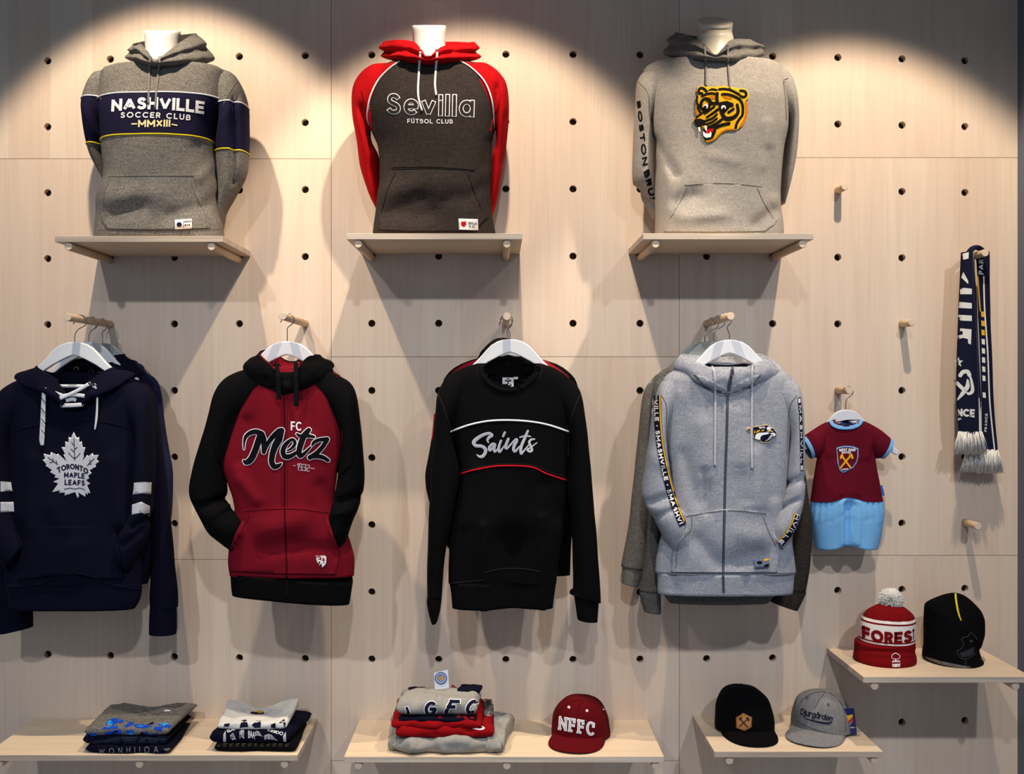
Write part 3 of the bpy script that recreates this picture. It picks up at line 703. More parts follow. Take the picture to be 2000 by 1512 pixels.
piping(th, A, [(860, 274), (930, 318), (1005, 396), (1048, 500), (1062, 610), (1064, 715)], .0024, P_white, off=.003)
hood(th, 'hood', [(664, 254, .242, 664, 288, .250), (708, 220, .236, 720, 286, .248), (765, 184, .220, 805, 281, .236), (890, 166, .165, 935, 270, .17), (930, 160, .10, 925, 258, .09), (690, 160, .072, 680, 240, .05), (425, 162, .10, 445, 258, .09), (450, 150, .16, 452, 266, .17), (568, 156, .212, 525, 276, .232), (620, 198, .234, 610, 284, .247)], A, (670, 270, .16), [F_red, F_red], lining=True, seed=21, amp=.010, bulge=.018, fold2=True, roll=.0045)
lay(th, 'pocket', poly2d([TT(A, [(444, 935), (690, 930), (950, 940), (985, 1040), (1028, 1160), (1034, 1215), (1000, 1240), (940, 1298), (600, 1300), (368, 1290), (366, 1180), (392, 1060)])]), F_char, .005, 6, thick=.006, surf=True)
for pts in ([(444, 918), (690, 914), (945, 932)], [(444, 930), (690, 924), (950, 940)], [(905, 950), (935, 1040), (985, 1160)], [(470, 950), (420, 1060), (385, 1190)]): seam(th, A, pts, .9, M_seamk)
B1 = [(420, 470), (945, 478), (941, 613), (420, 594)]
lay(th, 'lettering', K2(A, 'Sevilla', B1, .19, gap=.21, grow=1.3), P_white, .0016, 5)
lay(th, 'lettering_fill', K2(A, 'Sevilla', B1, .19, gap=.21, grow=-1.9), F_char, .0024, 5)
lay(th, 'lettering', K2(A, 'FÚTBOL CLUB', [(542, 623), (815, 627), (815, 653), (542, 650)], .17, gap=.28), P_white, .0016, 5)
for x, y in ((618, 214), (722, 215)): eyelet(th, *A((x, y)), .0045, M_steel)
cord(th, 'drawstring', TT(A, [(620, 222), (612, 330), (606, 480), (630, 576)]), .0032, M_cordw)
cord(th, 'drawstring', TT(A, [(722, 222), (713, 330), (708, 420), (716, 482)]), .0032, M_cordw)
lay(th, 'woven_label', poly2d([TT(A, [(850, 1225), (967, 1228), (970, 1296), (853, 1292)])]), M_label, .0075, 8, thick=.003)
lay(th, 'label_print', poly2d([TT(A, [(866, 1244), (896, 1242), (896, 1262), (882, 1276), (866, 1262)])]), P_red, .0085, 8)
lay(th, 'label_print', T2(A, 'SEVILLA', [(910, 1245), (960, 1247), (961, 1262), (910, 1260)], bold=.02), P_black, .0085, 8)
lay(th, 'label_print', T2(A, 'F.C.', [(915, 1266), (955, 1267), (955, 1280), (915, 1280)], bold=.02), P_black, .0085, 8)

# ---- pale grey hoodie with the big cat patch
A = T(1180, 10, .3306)
M_manq2 = plain('ivory_mannequin', 'd8cfba', 0.35)
mannequin([], A, .16, 'ivory mannequin neck with slanted top above the tiger patch hoodie', M_manq2, (548, 758, 30), sh3.z, slant=True)
c = W(*A((660, 1000)), .16); yb = ybot(A, .16, sh3.z+.001)
th = Thing('hoodie', 'pale grey hoodie with a yellow tiger head patch on a mannequin', 'hoodie', (c.x, -.16, sh3.z+.001), 'hoodies shown on the mannequins')
body(th, 'torso', [(334, 560, 780), (338, 400, 920), (354, 268, 1022), (400, 232, 1060), (480, 240, 1072), (600, 262, 1078), (720, 282, 1076), (850, 304, 1052), (950, 312, 1042), (1050, 304, 1036), (1150, 302, 1032), (1250, 304, 1042), (yb-20, 300, 1050), (yb-8, 298, 1050), (yb, 306, 1044)],
     A, .16, PROF(334, 600, 1050, yb), F_lgrey, seed=31, amp=.004, ex=.76, creases=[(430, 1160, 540, 1125, 50, -.0095), (910, 1295, 1010, 1215, 38, -.013), (420, 1000, 300, 800, 26, -.010), (975, 860, 1005, 1100, 30, -.007), (960, 700, 940, 950, 30, .005), (640, 890, 780, 930, 30, .003), (450, 1260, 700, 1240, 35, .006), (290, yb-34, 1110, yb-34, 9, -.004), (360, 900, 400, 1200, 40, .004)])
sleeve(th, 'sleeve', [(400, 335, 380, 560, .15, .05), (300, 352, 300, 640, .15, .068), (242, 386, 272, 690, .15, .072), (194, 450, 270, 730, .145, .07), (184, 600, 282, 770, .14, .066), (173, 800, 288, 850, .13, .06), (166, 1030, 296, 1000, .12, .056), (200, 1110, 306, 1065, .105, .05), (255, 1200, 312, 1130, .09, .04), (290, 1262, 322, 1170, .08, .03)], A, F_lgrey, seed=33, amp=.005, creases=[(176, 1090, 290, 1180, 14, -.008)])
sleeve(th, 'sleeve', [(900, 335, 930, 560, .15, .05), (1000, 350, 1000, 640, .15, .066), (1066, 400, 1052, 690, .15, .07), (1100, 460, 1074, 730, .15, .07), (1125, 560, 1072, 785, .145, .066), (1136, 700, 1062, 855, .14, .06), (1125, 880, 1048, 955, .13, .056), (1090, 1050, 1042, 1085, .12, .05), (1060, 1180, 1040, 1172, .11, .035)], A, F_lgrey, seed=35, creases=[(1090, 650, 1060, 950, 16, -.008)])
for pts in ([(196, 452), (240, 492), (262, 540), (268, 640), (285, 780)], [(1088, 432), (1062, 452), (1072, 560), (1078, 680)]): seam(th, A, pts, 1.4, M_seamg)
hood(th, 'hood', [(660, 290, .240, 660, 328, .248), (702, 254, .236, 715, 330, .247), (752, 206, .220, 800, 327, .236), (865, 206, .165, 905, 304, .17), (908, 234, .10, 900, 302, .09), (650, 205, .072, 650, 290, .05), (435, 165, .10, 398, 296, .09), (458, 170, .16, 392, 298, .17), (556, 212, .214, 520, 317, .232), (612, 252, .236, 600, 326, .246)], A, (655, 300, .16), [F_grey, F_dgrey], lining=True, seed=41, amp=.009, bulge=.017, fold2=True, roll=.0045)
lay(th, 'pocket', poly2d([TT(A, [(470, 1062), (700, 1052), (934, 1072), (965, 1150), (1026, 1270), (1000, 1300), (950, 1335), (600, 1340), (350, 1336), (400, 1230), (440, 1140)])]), F_lgrey, .005, 6, thick=.006, surf=True)
seam(th, A, [(470, 1062), (700, 1052), (934, 1072)], 1.4, M_seamg)
for pts in ([(905, 1080), (940, 1160), (1000, 1260)], [(490, 1075), (450, 1160), (390, 1260)]): seam(th, A, pts, .9, M_seamg)
C = T(1340, 150, .0926)
def many(tr, items):
    bm = bmesh.new()
    for it in items:
        if it[0] == 'p': poly2d([TT(tr, it[1])], bm)
        elif it[0] == 'd': disc2d(*tr(it[1]), it[2]*(tr((1, 0))[0]-tr((0, 0))[0]), bm)
        else:
            s = tr((1, 0))[0]-tr((0, 0))[0]; w = it[2]
            ribbon2d(TT(tr, it[1]), [x*s for x in w] if isinstance(w, (list, tuple)) else w*s, bm)
    return bm
pt = lay(th, 'emblem_patch', many(C, [('p', [(215, 300), (240, 215), (330, 182), (420, 210), (640, 205), (800, 192), (960, 215), (1080, 245), (1200, 240), (1290, 290), (1330, 380), (1315, 460), (1250, 510), (1282, 620), (1298, 760), (1270, 900), (1200, 1030), (1060, 1128), (900, 1130), (780, 1160), (700, 1230), (620, 1310), (540, 1368), (440, 1385), (390, 1340), (350, 1250), (345, 1150), (375, 1090), (310, 1050), (240, 1060), (180, 1000), (138, 955), (172, 880), (228, 820), (200, 740), (190, 600), (215, 500), (240, 400)])]), P_gold, .0035, 4, thick=.004)
for it in ([('p', [(450, 440), (540, 392), (620, 415), (615, 475), (520, 470)]), ('p', [(755, 410), (860, 405), (985, 450), (960, 485), (830, 462)]), ('r', [(1262, 540), (1278, 720), (1236, 900), (1150, 1040)], 50), ('r', [(1040, 1108), (860, 1116), (740, 1176), (600, 1310), (440, 1372)], 34), ('r', [(208, 690), (232, 800)], 38)]): lay(th, 'emblem_shading', many(C, [it] if isinstance(it, tuple) else it), P_orange, .0044, 4)
lay(th, 'emblem_stripes', many(C, [('r', [(340, 350), (270, 330), (285, 250), (360, 240), (435, 305)], 52), ('r', [(1145, 290), (1240, 305), (1272, 380), (1220, 425), (1155, 405)], 50), ('r', [(480, 282), (560, 262), (650, 278)], [20, 46, 36]), ('r', [(700, 262), (820, 256), (960, 285), (1125, 372)], 50), ('r', [(340, 404), (440, 360), (560, 346), (660, 372)], 46), ('r', [(658, 350), (652, 460), (668, 560)], 66), ('r', [(765, 366), (900, 372), (1060, 430), (1160, 510), (1200, 640), (1190, 800), (1125, 890), (1072, 980), (1050, 1075)], 54), ('r', [(245, 400), (228, 500), (245, 580), (310, 610), (330, 520), (400, 460), (480, 490), (540, 555), (660, 560)], [30, 40, 50, 60, 60, 60, 80, 70, 60]), ('r', [(285, 620), (370, 690), (470, 660), (500, 590)], 60), ('r', [(600, 625), (480, 712), (400, 765)], 46), ('r', [(670, 690), (560, 770), (440, 850)], [60, 50, 40]), ('r', [(650, 790), (560, 870), (400, 935)], 46), ('r', [(650, 880), (540, 960), (400, 1010)], 44), ('r', [(750, 905), (640, 985), (540, 1040)], 60), ('r', [(905, 985), (760, 1015), (620, 1065), (480, 1060)], 70), ('r', [(240, 640), (300, 745)], 42), ('r', [(215, 855), (330, 770), (430, 690)], 40), ('p', [(690, 540), (860, 505), (1000, 560), (1005, 630), (930, 640), (860, 720), (790, 790), (720, 780), (690, 660)]), ('r', [(900, 745), (1000, 680)], 56), ('r', [(760, 770), (820, 870), (930, 880), (1040, 830), (1100, 730), (1080, 585)], [70, 90, 90, 80, 66, 56]), ('p', [(175, 895), (300, 880), (420, 930), (400, 1000), (300, 1050), (240, 1060), (160, 955)]), ('p', [(345, 1150), (370, 1100), (560, 1070), (640, 1090), (625, 1180), (580, 1280), (500, 1325), (395, 1335), (350, 1240)]), ('p', [(230, 1050), (310, 1040), (315, 1180), (280, 1175)])]), P_bchen, .0050, 4)
lay(th, 'emblem_mouth', many(C, [('p', [(440, 1105), (590, 1085), (565, 1165), (530, 1190), (400, 1190)]), ]), P_red, .0058, 4)
lay(th, 'emblem_teeth', many(C, [('p', [(245, 1068), (300, 1060), (304, 1166), (272, 1150)]), ('p', [(385, 1030), (432, 1030), (440, 1152), (405, 1120)]), ('p', [(355, 1155), (375, 1150), (400, 1192), (490, 1195), (512, 1145), (540, 1200), (520, 1275), (420, 1288), (365, 1245)]), ('d', (418, 622), 48), ('d', (790, 650), 50)]), P_white, .0064, 4)
lay(th, 'emblem_eyes', many(C, [('d', (402, 640), 30), ('d', (795, 672), 30)]), P_bchen, .0070, 0)
lay(th, 'sleeve_lettering', K2(A, 'BOSTON', [(212, 560), (262, 945), (226, 955), (192, 565)], .3, gap=.1), P_black, .0016, 5)
lay(th, 'sleeve_lettering', K2(A, 'BRUI', [(264, 962), (302, 1150), (270, 1150), (232, 985)], .3, gap=.1), P_black, .0016, 5)
for x, y in ((590, 240), (728, 246)): eyelet(th, *A((x, y)), .0042, M_cordg)
cord(th, 'drawstring', TT(A, [(592, 246), (600, 330), (602, 400), (602, 478)]), .0032, M_cordg)
cord(th, 'drawstring', TT(A, [(729, 252), (732, 350), (738, 430), (742, 494)]), .0032, M_cordg)
# ================================================================== hanging clothes
def freepoly(th, name, loops, d, thick, mat, parent=None, bev=0.0, label=None, smooth=False):
    bm = poly2d(loops)
    for v in bm.verts: v.co = W(v.co.x, v.co.y, d)
    r = bmesh.ops.extrude_face_region(bm, geom=bm.faces[:])
    for v in [g for g in r['geom'] if isinstance(g, bmesh.types.BMVert)]: v.co.y += thick
    return th.add(name, bm, mat, parent, smooth=smooth, label=label)
def freeribbon(th, name, pts, wd, ds, mat, thick=0.002, n=40, parent=None, label=None, twist=0.0):
    """flat tape in space: pixel path, widths in pixels, depths from the wall"""
    P = catmull([(p[0], p[1]) for p in pts], n)[:, :2]; t = np.linspace(0, 1, n)
    Wd = np.interp(t, np.linspace(0, 1, len(wd)), wd) if isinstance(wd, (list, tuple)) else np.full(n, wd)
    Dp = np.interp(t, np.linspace(0, 1, len(ds)), ds) if isinstance(ds, (list, tuple)) else np.full(n, ds)
    tan = np.gradient(P, axis=0); tan /= np.maximum(np.linalg.norm(tan, axis=1), 1e-9)[:, None]; rings = []
    for i in range(n):
        nx, ny = -tan[i][1], tan[i][0]; h = Wd[i]/2
        a, b = W(P[i][0]+nx*h, P[i][1]+ny*h, Dp[i]), W(P[i][0]-nx*h, P[i][1]-ny*h, Dp[i]); u = Vector((0, -thick/2, 0)); e = (a-b)*0.12
        rings.append([a, a-e+u, b+e+u, b, b+e-u, a-e-u])
    return th.add(name, loft(rings), mat, parent, label=label)
HTOP = [(0, 0), (.018, -.0015), (.036, -.007), (.052, -.017), (.066, -.031), (.078, -.045), (.092, -.060), (.115, -.082), (.140, -.103), (.160, -.117)]
HBOT = [(.164, -.126), (.156, -.131), (.138, -.121), (.115, -.106), (.092, -.086), (.060, -.064), (.030, -.048), (.012, -.040), (0, -.037)]
HTOPK = [(0, 0), (.018, -.0015), (.036, -.007), (.052, -.017), (.066, -.031), (.078, -.044), (.092, -.058), (.115, -.076), (.150, -.100), (.185, -.122), (.205, -.134)]
HBOTK = [(.210, -.144), (.198, -.150), (.150, -.128), (.115, -.105), (.092, -.086), (.060, -.064), (.030, -.048), (.012, -.040), (0, -.037)]
def hanger(label, pegpos, tr, top, d, sc=1.0, group=None, bar=True, tip=None, mat=None, hr=0.017):
    """wooden clothes hanger whose hook lies on a peg"""
    c = W(*tr(top), d); px, pz = pegpos.x, pegpos.z
    th = Thing('clothes_hanger', label, 'hanger', c, group)
    half = (HTOPK+HBOTK) if tip else HTOP+HBOT
    if tip: half = [(x*tip[0], z*tip[1]) for x, z in half]
    half = [(x*sc, z*sc) for x, z in half]
    L = half+[(-x, z) for x, z in half[::-1][1:-1]]
    bm = bmesh.new(); ty = 0.0065
    V = [bm.verts.new((x, 0, z)) for x, z in L]
    for t in tessellate_polygon([[Vector((x, z, 0)) for x, z in L]]): bm.faces.new([V[i] for i in t])
    for v in bm.verts: v.co = Vector((c.x+v.co.x, c.y-ty, c.z+v.co.z))
    r = bmesh.ops.extrude_face_region(bm, geom=bm.faces[:])
    for v in [g for g in r['geom'] if isinstance(g, bmesh.types.BMVert)]: v.co.y += 2*ty
    bmesh.ops.recalc_face_normals(bm, faces=bm.faces[:])
    sharp = [e for e in bm.edges if len(e.link_faces) == 2 and e.calc_face_angle() > 1.2]
    bmesh.ops.bevel(bm, geom=sharp, offset=0.003, segments=3, affect='EDGES', profile=0.5)
    o = th.add('hanger_body', bm, mat or M_white, smooth=False)
    zc = pz+PR+0.0013-hr; pts = [(c.x, c.z-0.006), (c.x, c.z+(zc-hr-c.z)*0.45), (c.x+(px-c.x)*0.6, zc-hr*1.35)]
    for a in (-52, -20, 15, 50, 80, 105, 135, 165, 190): pts.append((px+hr*math.cos(math.radians(a)), zc+hr*math.sin(math.radians(a))))
    pts.append((px-hr*1.25, zc-hr*0.45))
    th.add('hook', tube([Vector((x, c.y, z)) for x, z in pts], 0.0013, 8, smooth_n=48), M_steel)
    if bar:
        z = c.z-0.1225*sc
        th.add('trouser_bar', tube([Vector((c.x-0.158*sc, c.y, z)), Vector((c.x+0.158*sc, c.y, z))], 0.005, 12), mat or M_white)
    return th
def pegat(j, i): return hole(j, i)
def garment(name, label, tr, mid, d, cat, group=None):
    c = W(*tr(mid), d); return Thing(name, label, cat, c, group)
GH = 'white hangers on the long pegs'
M_white2 = plain('grey_hanger_lacquer', '9ea39f', 0.4)
# ------------------------------------------------ navy hockey hoodies (three deep)
A = T(0, 600, .43)
hanger('white hanger inside the front navy hoodie with the leaf emblem', pegat(1, 4), A, (340, 158), .215, group=GH)
hanger('white hanger second in line on the navy hoodies peg', pegat(1, 4), A, (404, 158), .135, sc=.88, group=GH)
hanger('greyish hanger nearest the wall on the navy hoodies peg', pegat(1, 4), A, (466, 163), .062, sc=.85, group=GH, mat=M_white2)
HP = lambda y0, y1, f, b: [(y0, .030, .022), (y0+70, f*.9, b*.9), (y1-200, f, b), (y1, f*.92, b*.9)]
F_nblue = fabric('blue_navy_fleece', '1a1c3a', 0.3, '383c62', sheen=.05)
th = garment('hoodie', 'blue-toned navy hoodie hanging closest to the wall on the left peg', A, (530, 700), .058, 'hoodie')
body(th, 'torso', [(285, 420, 640), (320, 340, 700), (352, 306, 722), (420, 294, 736), (600, 292, 752), (750, 292, 760), (900, 292, 752), (1150, 300, 742), (1180, 305, 735)], A, .055, HP(285, 1180, .028, .022), F_nblue, seed=51, n=60, step=7)
sleeve(th, 'sleeve', [(640, 300, 630, 480, .055, .022), (700, 332, 670, 560, .055, .028), (724, 380, 685, 640, .055, .03), (745, 520, 692, 720, .055, .03), (765, 650, 697, 800, .055, .03), (780, 752, 702, 850, .055, .03), (776, 900, 702, 960, .055, .03), (766, 1000, 692, 1050, .055, .025)], A, F_nblue, seed=53)
hood(th, 'hood', [(540, 300, .07, 540, 330, .075), (600, 250, .07, 650, 300, .075), (615, 250, .055, 655, 292, .055), (590, 240, .035, 630, 285, .03), (500, 235, .03, 490, 290, .025), (440, 245, .035, 400, 300, .03), (430, 265, .055, 400, 310, .055), (470, 280, .07, 460, 320, .075)], A, (530, 290, .052), F_nblue, seed=54, amp=.012, bulge=.010)
th = garment('hoodie', 'dark navy hoodie hanging second in line behind the leaf hoodie', A, (420, 700), .132, 'hoodie')
body(th, 'torso', [(300, 240, 560), (330, 180, 640), (360, 145, 680), (420, 124, 702), (560, 122, 718), (800, 114, 730), (1000, 112, 728), (1200, 112, 688), (1255, 116, 670)], A, .13, HP(300, 1255, .032, .026), F_navy, seed=55, n=60, step=7)
s2 = [(600, 320, 610, 500, .13, .026), (668, 345, 640, 580, .13, .034), (702, 400, 655, 660, .13, .036), (725, 560, 668, 760, .13, .036), (752, 780, 684, 920, .13, .036), (778, 980, 690, 1080, .13, .036), (794, 1180, 684, 1230, .13, .036), (802, 1300, 680, 1310, .13, .036), (802, 1362, 682, 1366, .13, .034)]
sleeve(th, 'sleeve', s2, A, F_navy, seed=57, amp=.005)
sleeve(th, 'cuff', [(798, 1358, 686, 1360, .13, .030), (800, 1380, 682, 1382, .13, .031), (801, 1450, 679, 1446, .13, .03), (799, 1484, 679, 1482, .13, .03)], A, F_navy, seed=58, amp=.002, m=16)
sleeve(th, 'sleeve', [(160, 340, 170, 560, .13, .026), (90, 380, 120, 640, .13, .034), (20, 560, 100, 760, .13, .036), (-50, 800, 70, 940, .13, .036), (-60, 1000, 90, 1080, .13, .036), (-30, 1180, 140, 1190, .13, .036), (-10, 1352, 146, 1358, .13, .034)], A, F_navy, seed=59, amp=.005)
sleeve(th, 'cuff', [(-8, 1350, 142, 1352, .13, .030), (-6, 1400, 146, 1396, .13, .031), (-8, 1484, 147, 1452, .13, .03)], A, F_navy, seed=60, amp=.002, m=16)
hood(th, 'hood', [(385, 340, .160, 385, 365, .165), (455, 285, .150, 530, 335, .155), (548, 222, .13, 640, 305, .13), (560, 215, .10, 610, 285, .095), (480, 225, .085, 510, 285, .08), (330, 240, .10, 300, 305, .095), (290, 262, .13, 235, 320, .13), (335, 300, .150, 300, 345, .155)], A, (400, 330, .12), F_navy, seed=56, amp=.010, bulge=.012)
for x, y in ((347, 281), (415, 290)): eyelet(th, *A((x, y)), .0055)
th = garment('hoodie', 'navy lace-up hoodie with a silver leaf emblem, foremost on the left peg', A, (340, 800), .212, 'hoodie')
body(th, 'torso', [(296, 180, 490), (312, 130, 540), (330, 92, 585), (352, 62, 622), (392, 50, 640), (450, 45, 648), (560, 47, 634), (700, 45, 626), (850, 47, 612), (1000, 48, 612), (1100, 34, 630), (1200, 25, 644), (1252, 26, 646)],
     A, .21, HP(296, 1252, .046, .032), F_navy, seed=61, amp=.006, ex=.75, cut=[(205, 300), (262, 392), (290, 462), (330, 480), (372, 458), (395, 380), (450, 300), (400, 240), (250, 240)],
     creases=[(90, 1000, 60, 1200, 25, -.012), (540, 1020, 560, 1200, 25, -.012), (160, 700, 120, 1000, 40, .007), (520, 700, 560, 1000, 40, .007), (340, 1100, 340, 1215, 60, .008), (250, 900, 300, 1000, 35, .005)])
body(th, 'hem_band', [(1250, 30, 642), (1262, 28, 644), (1300, 40, 642), (1340, 44, 630), (1368, 46, 612)], A, .21, [(1250, .043, .03), (1368, .040, .028)], F_navy, seed=62, amp=.003, ex=.75)
sleeve(th, 'sleeve', [(110, 326, 100, 520, .21, .032), (48, 348, 60, 580, .21, .042), (-10, 410, 50, 630, .212, .045), (-50, 560, 52, 690, .214, .046), (-72, 760, 58, 800, .216, .046), (-76, 930, 66, 935, .22, .046), (-50, 1080, 92, 1012, .225, .044), (30, 1190, 124, 1070, .228, .036)], A, F_navy, seed=63, amp=.005)
sleeve(th, 'sleeve', [(570, 330, 575, 520, .21, .032), (640, 350, 622, 580, .21, .042), (680, 412, 625, 650, .212, .045), (691, 560, 618, 720, .214, .046), (694, 790, 610, 805, .216, .046), (683, 945, 598, 940, .22, .046), (660, 1060, 545, 1025, .225, .044), (588, 1195, 528, 1090, .226, .036)], A, F_navy, seed=65, amp=.006, creases=[(600, 1000, 680, 960, 14, -.010), (560, 1080, 650, 1010, 12, -.008)])
hood(th, 'hood', [(330, 452, .262, 330, 468, .262), (394, 372, .266, 440, 405, .264), (462, 298, .245, 560, 345, .245), (520, 272, .215, 605, 312, .21), (480, 290, .185, 560, 310, .18), (340, 325, .168, 340, 360, .165), (215, 292, .185, 130, 312, .18), (165, 268, .215, 68, 318, .21), (190, 290, .245, 100, 352, .245), (262, 378, .266, 215, 400, .264)], A, (330, 380, .205), F_navy, seed=64, amp=.008, bulge=.012, roll=.006)
seam(th, A, [(45, 566), (150, 540), (250, 516), (340, 512), (450, 518), (560, 542), (622, 572)], 3.0, M_seamn)
seam(th, A, [(640, 420), (634, 500), (622, 575), (618, 650)], 2.0, M_seamn); seam(th, A, [(48, 400), (50, 500), (52, 600)], 2.0, M_seamn)
lay(th, 'pocket', poly2d([TT(A, [(105, 1000), (320, 996), (520, 1005), (535, 1060), (548, 1170), (562, 1236), (420, 1232), (340, 1212), (200, 1226), (82, 1240), (85, 1160), (98, 1080)])]), F_navy, .006, 8, thick=.006, surf=True)
seam(th, A, [(30, 1272), (160, 1262), (260, 1228), (340, 1210), (420, 1226), (520, 1264), (644, 1284)], 3.0, M_seamn, off=.003)
def bands(quads, mat, off=.0015, name='sleeve_stripe'):
    for q in quads: lay(th, name, poly2d([TT(A, q)]), mat, off, 6, thick=.001)
bands([[(609, 798), (650, 794), (688, 796), (687, 850), (645, 846), (603, 852)], [(600, 897), (642, 884), (682, 905), (680, 950), (640, 934), (598, 944)], [(2, 792), (50, 795), (56, 836), (2, 838)], [(2, 885), (62, 885), (64, 930), (2, 932)]], P_lgrey)
C = T(70, 840, .0926)
LEAF = [(800, 40), (850, 150), (880, 165), (915, 145), (915, 262), (970, 240), (985, 362), (1045, 365), (1005, 510), (1010, 560), (978, 665), (1085, 525), (1110, 552), (1195, 485), (1215, 532), (1325, 525), (1280, 630), (1335, 660), (1250, 740), (1272, 770), (1130, 860), (1180, 910), (1100, 970), (1125, 1020), (1060, 1060), (1145, 1130), (1080, 1170), (1155, 1342), (1092, 1318), (1090, 1372), (1040, 1310), (1045, 1410), (890, 1318), (912, 1400), (880, 1445), (832, 1310), (600, 1385), (622, 1320), (488, 1330), (522, 1280), (345, 1310), (470, 1130), (365, 1095), (502, 1030), (390, 1000), (422, 960), (300, 890), (342, 850), (205, 755), (228, 730), (145, 630), (198, 610), (165, 500), (300, 532), (320, 465), (440, 522), (465, 500), (655, 668), (580, 520), (622, 510), (540, 360), (622, 366), (620, 240), (690, 262), (690, 145), (742, 168)]
lay(th, 'emblem_patch', poly2d([TT(C, LEAF)]), P_white, .002, 5, thick=.002)
cx, cy = 750, 800
lay(th, 'emblem_field', poly2d([TT(C, [(cx+(x-cx)*.955, cy+(y-cy)*.955) for x, y in LEAF])]), P_lgrey, .0028, 5)
for v in ([(805, 190), (812, 400), (820, 640)], [(820, 610), (740, 540), (690, 478)], [(825, 600), (890, 545), (932, 488)], [(815, 475), (740, 402)], [(815, 412), (875, 365)], [(806, 330), (755, 262)], [(462, 732), (370, 660), (262, 585)], [(370, 660), (355, 600)], [(370, 672), (290, 690)], [(445, 700), (425, 645)], [(1088, 748), (1150, 680), (1232, 605)], [(1138, 690), (1145, 625)], [(1118, 722), (1182, 712)], [(600, 1252), (720, 1225), (830, 1245), (920, 1222), (1032, 1262)]):
    lay(th, 'emblem_vein', ribbon2d(TT(C, v), 1.4), P_navy, .0036, 0)
lay(th, 'lettering', K2(C, 'TORONTO', [(440, 800), (1105, 830), (1095, 945), (470, 915)], .22, gap=.16, arch=9.5), P_navy, .0036, 4)
lay(th, 'lettering', K2(C, 'MAPLE', [(598, 895), (1028, 915), (1024, 1030), (598, 1006)], .22, gap=.22, arch=1), P_navy, .0036, 4)
lay(th, 'lettering', K2(C, 'LEAFS', [(610, 1040), (1032, 1062), (1030, 1176), (608, 1160)], .22, gap=.22), P_navy, .0036, 4)
M_lace = fabric('lace_white', 'd0d0d8', .2, 'ffffff', sheen=0, scale=900)
for pts, wd, ds in (([(204, 373), (250, 390), (300, 408)], 7.5, .272), ([(402, 350), (340, 385), (272, 415)], 7, .276), ([(285, 404), (330, 398), (384, 404)], 7.5, .274), ([(285, 447), (330, 446), (372, 443)], 8, .272), ([(300, 425), (330, 418), (345, 425)], 7, .270)):
    freeribbon(th, 'lace', TT(A, pts), wd, ds, M_lace, n=20)
freeribbon(th, 'lace_end', TT(A, [(200, 374), (197, 440), (194, 520), (190, 600), (192, 628)]), [7, 9, 10, 10.5, 6], [.272, .268, .266, .264, .263], M_lace)
freeribbon(th, 'lace_end', TT(A, [(428, 358), (440, 385), (441, 450), (438, 505), (431, 556)]), [4, 4, 4, 5, 3], [.272, .268, .266, .264, .263], M_lace)
for y in (420, 468, 516, 566): freeribbon(th, 'lace_mark', TT(A, [(188, y-10), (205, y+14)]), 1.2, .2705, P_navy, thick=.0022, n=6)
for x, y, d in ((202, 373, .270), (386, 404, .270), (371, 443, .270), (284, 446, .270), (404, 350, .272), (428, 357, .270)):
    c0 = W(*A((x, y)), d); th.add('eyelet', tube([c0+Vector((.0052*math.cos(a), 0, .0052*math.sin(a))) for a in [2*math.pi*k/16 for k in range(16)]], .0014, 6, closed=True), M_eye)

# ------------------------------------------------ red and black zip hoodie
A = T(350, 600, .3968)
hanger('white hanger inside the red and black zip hoodie', pegat(4, 4), A, (532, 168), .25, group=GH)
th = garment('hoodie', 'deep red zip hoodie with black sleeves, black hood and large script lettering', A, (530, 800), .25, 'hoodie')
body(th, 'torso', [(292, 385, 700), (320, 315, 760), (350, 262, 800), (400, 236, 815), (500, 235, 808), (600, 228, 808), (700, 218, 800), (780, 212, 785), (850, 234, 774), (950, 268, 766), (1000, 275, 772), (1050, 272, 790), (1150, 250, 838), (1250, 243, 860), (1320, 252, 858)],
     A, .25, HP(292, 1320, .052, .036), F_dred, seed=71, amp=.006, ex=.75, creases=[(480, 420, 440, 620, 30, .004), (610, 430, 650, 600, 30, -.004), (330, 560, 300, 760, 25, -.006), (430, 1090, 600, 1050, 60, .008), (420, 1190, 560, 1160, 45, -.009), (580, 1180, 740, 1200, 40, -.006), (700, 880, 760, 1000, 30, -.007), (300, 850, 380, 950, 30, .006)])
body(th, 'hem_band', [(1316, 258, 854), (1328, 254, 852), (1380, 256, 844), (1425, 262, 836)], A, .25, [(1316, .048, .034), (1425, .046, .032)], F_black, seed=72, amp=.003, ex=.75, sag=lambda px, py: -(px-460)*0.00010+(.004 if px < 560 else .002))
sleeve(th, 'sleeve', [(380, 300, 400, 420, .25, .034), (300, 318, 330, 520, .25, .044), (225, 350, 280, 580, .25, .048), (178, 420, 252, 640, .252, .05), (150, 520, 235, 700, .254, .05), (110, 680, 222, 790, .256, .05), (58, 880, 224, 900, .258, .05), (85, 990, 222, 960, .262, .05), (150, 1100, 250, 1000, .27, .05), (218, 1165, 305, 1032, .272, .046), (260, 1200, 340, 1080, .268, .034)], A, F_black, seed=73, amp=.006, creases=[(110, 980, 210, 940, 14, -.012), (130, 1040, 230, 985, 10, .006)])
sleeve(th, 'sleeve', [(690, 300, 680, 420, .25, .034), (760, 325, 740, 520, .25, .044), (835, 360, 775, 590, .25, .048), (872, 440, 795, 640, .252, .05), (888, 600, 795, 700, .254, .05), (903, 830, 775, 830, .256, .05), (890, 960, 758, 930, .262, .05), (855, 1055, 742, 1000, .27, .05), (825, 1145, 735, 1075, .27, .046), (790, 1200, 730, 1130, .262, .034)], A, F_black, seed=75, amp=.006, creases=[(780, 960, 880, 930, 14, -.012), (760, 1020, 860, 1000, 10, .006)])
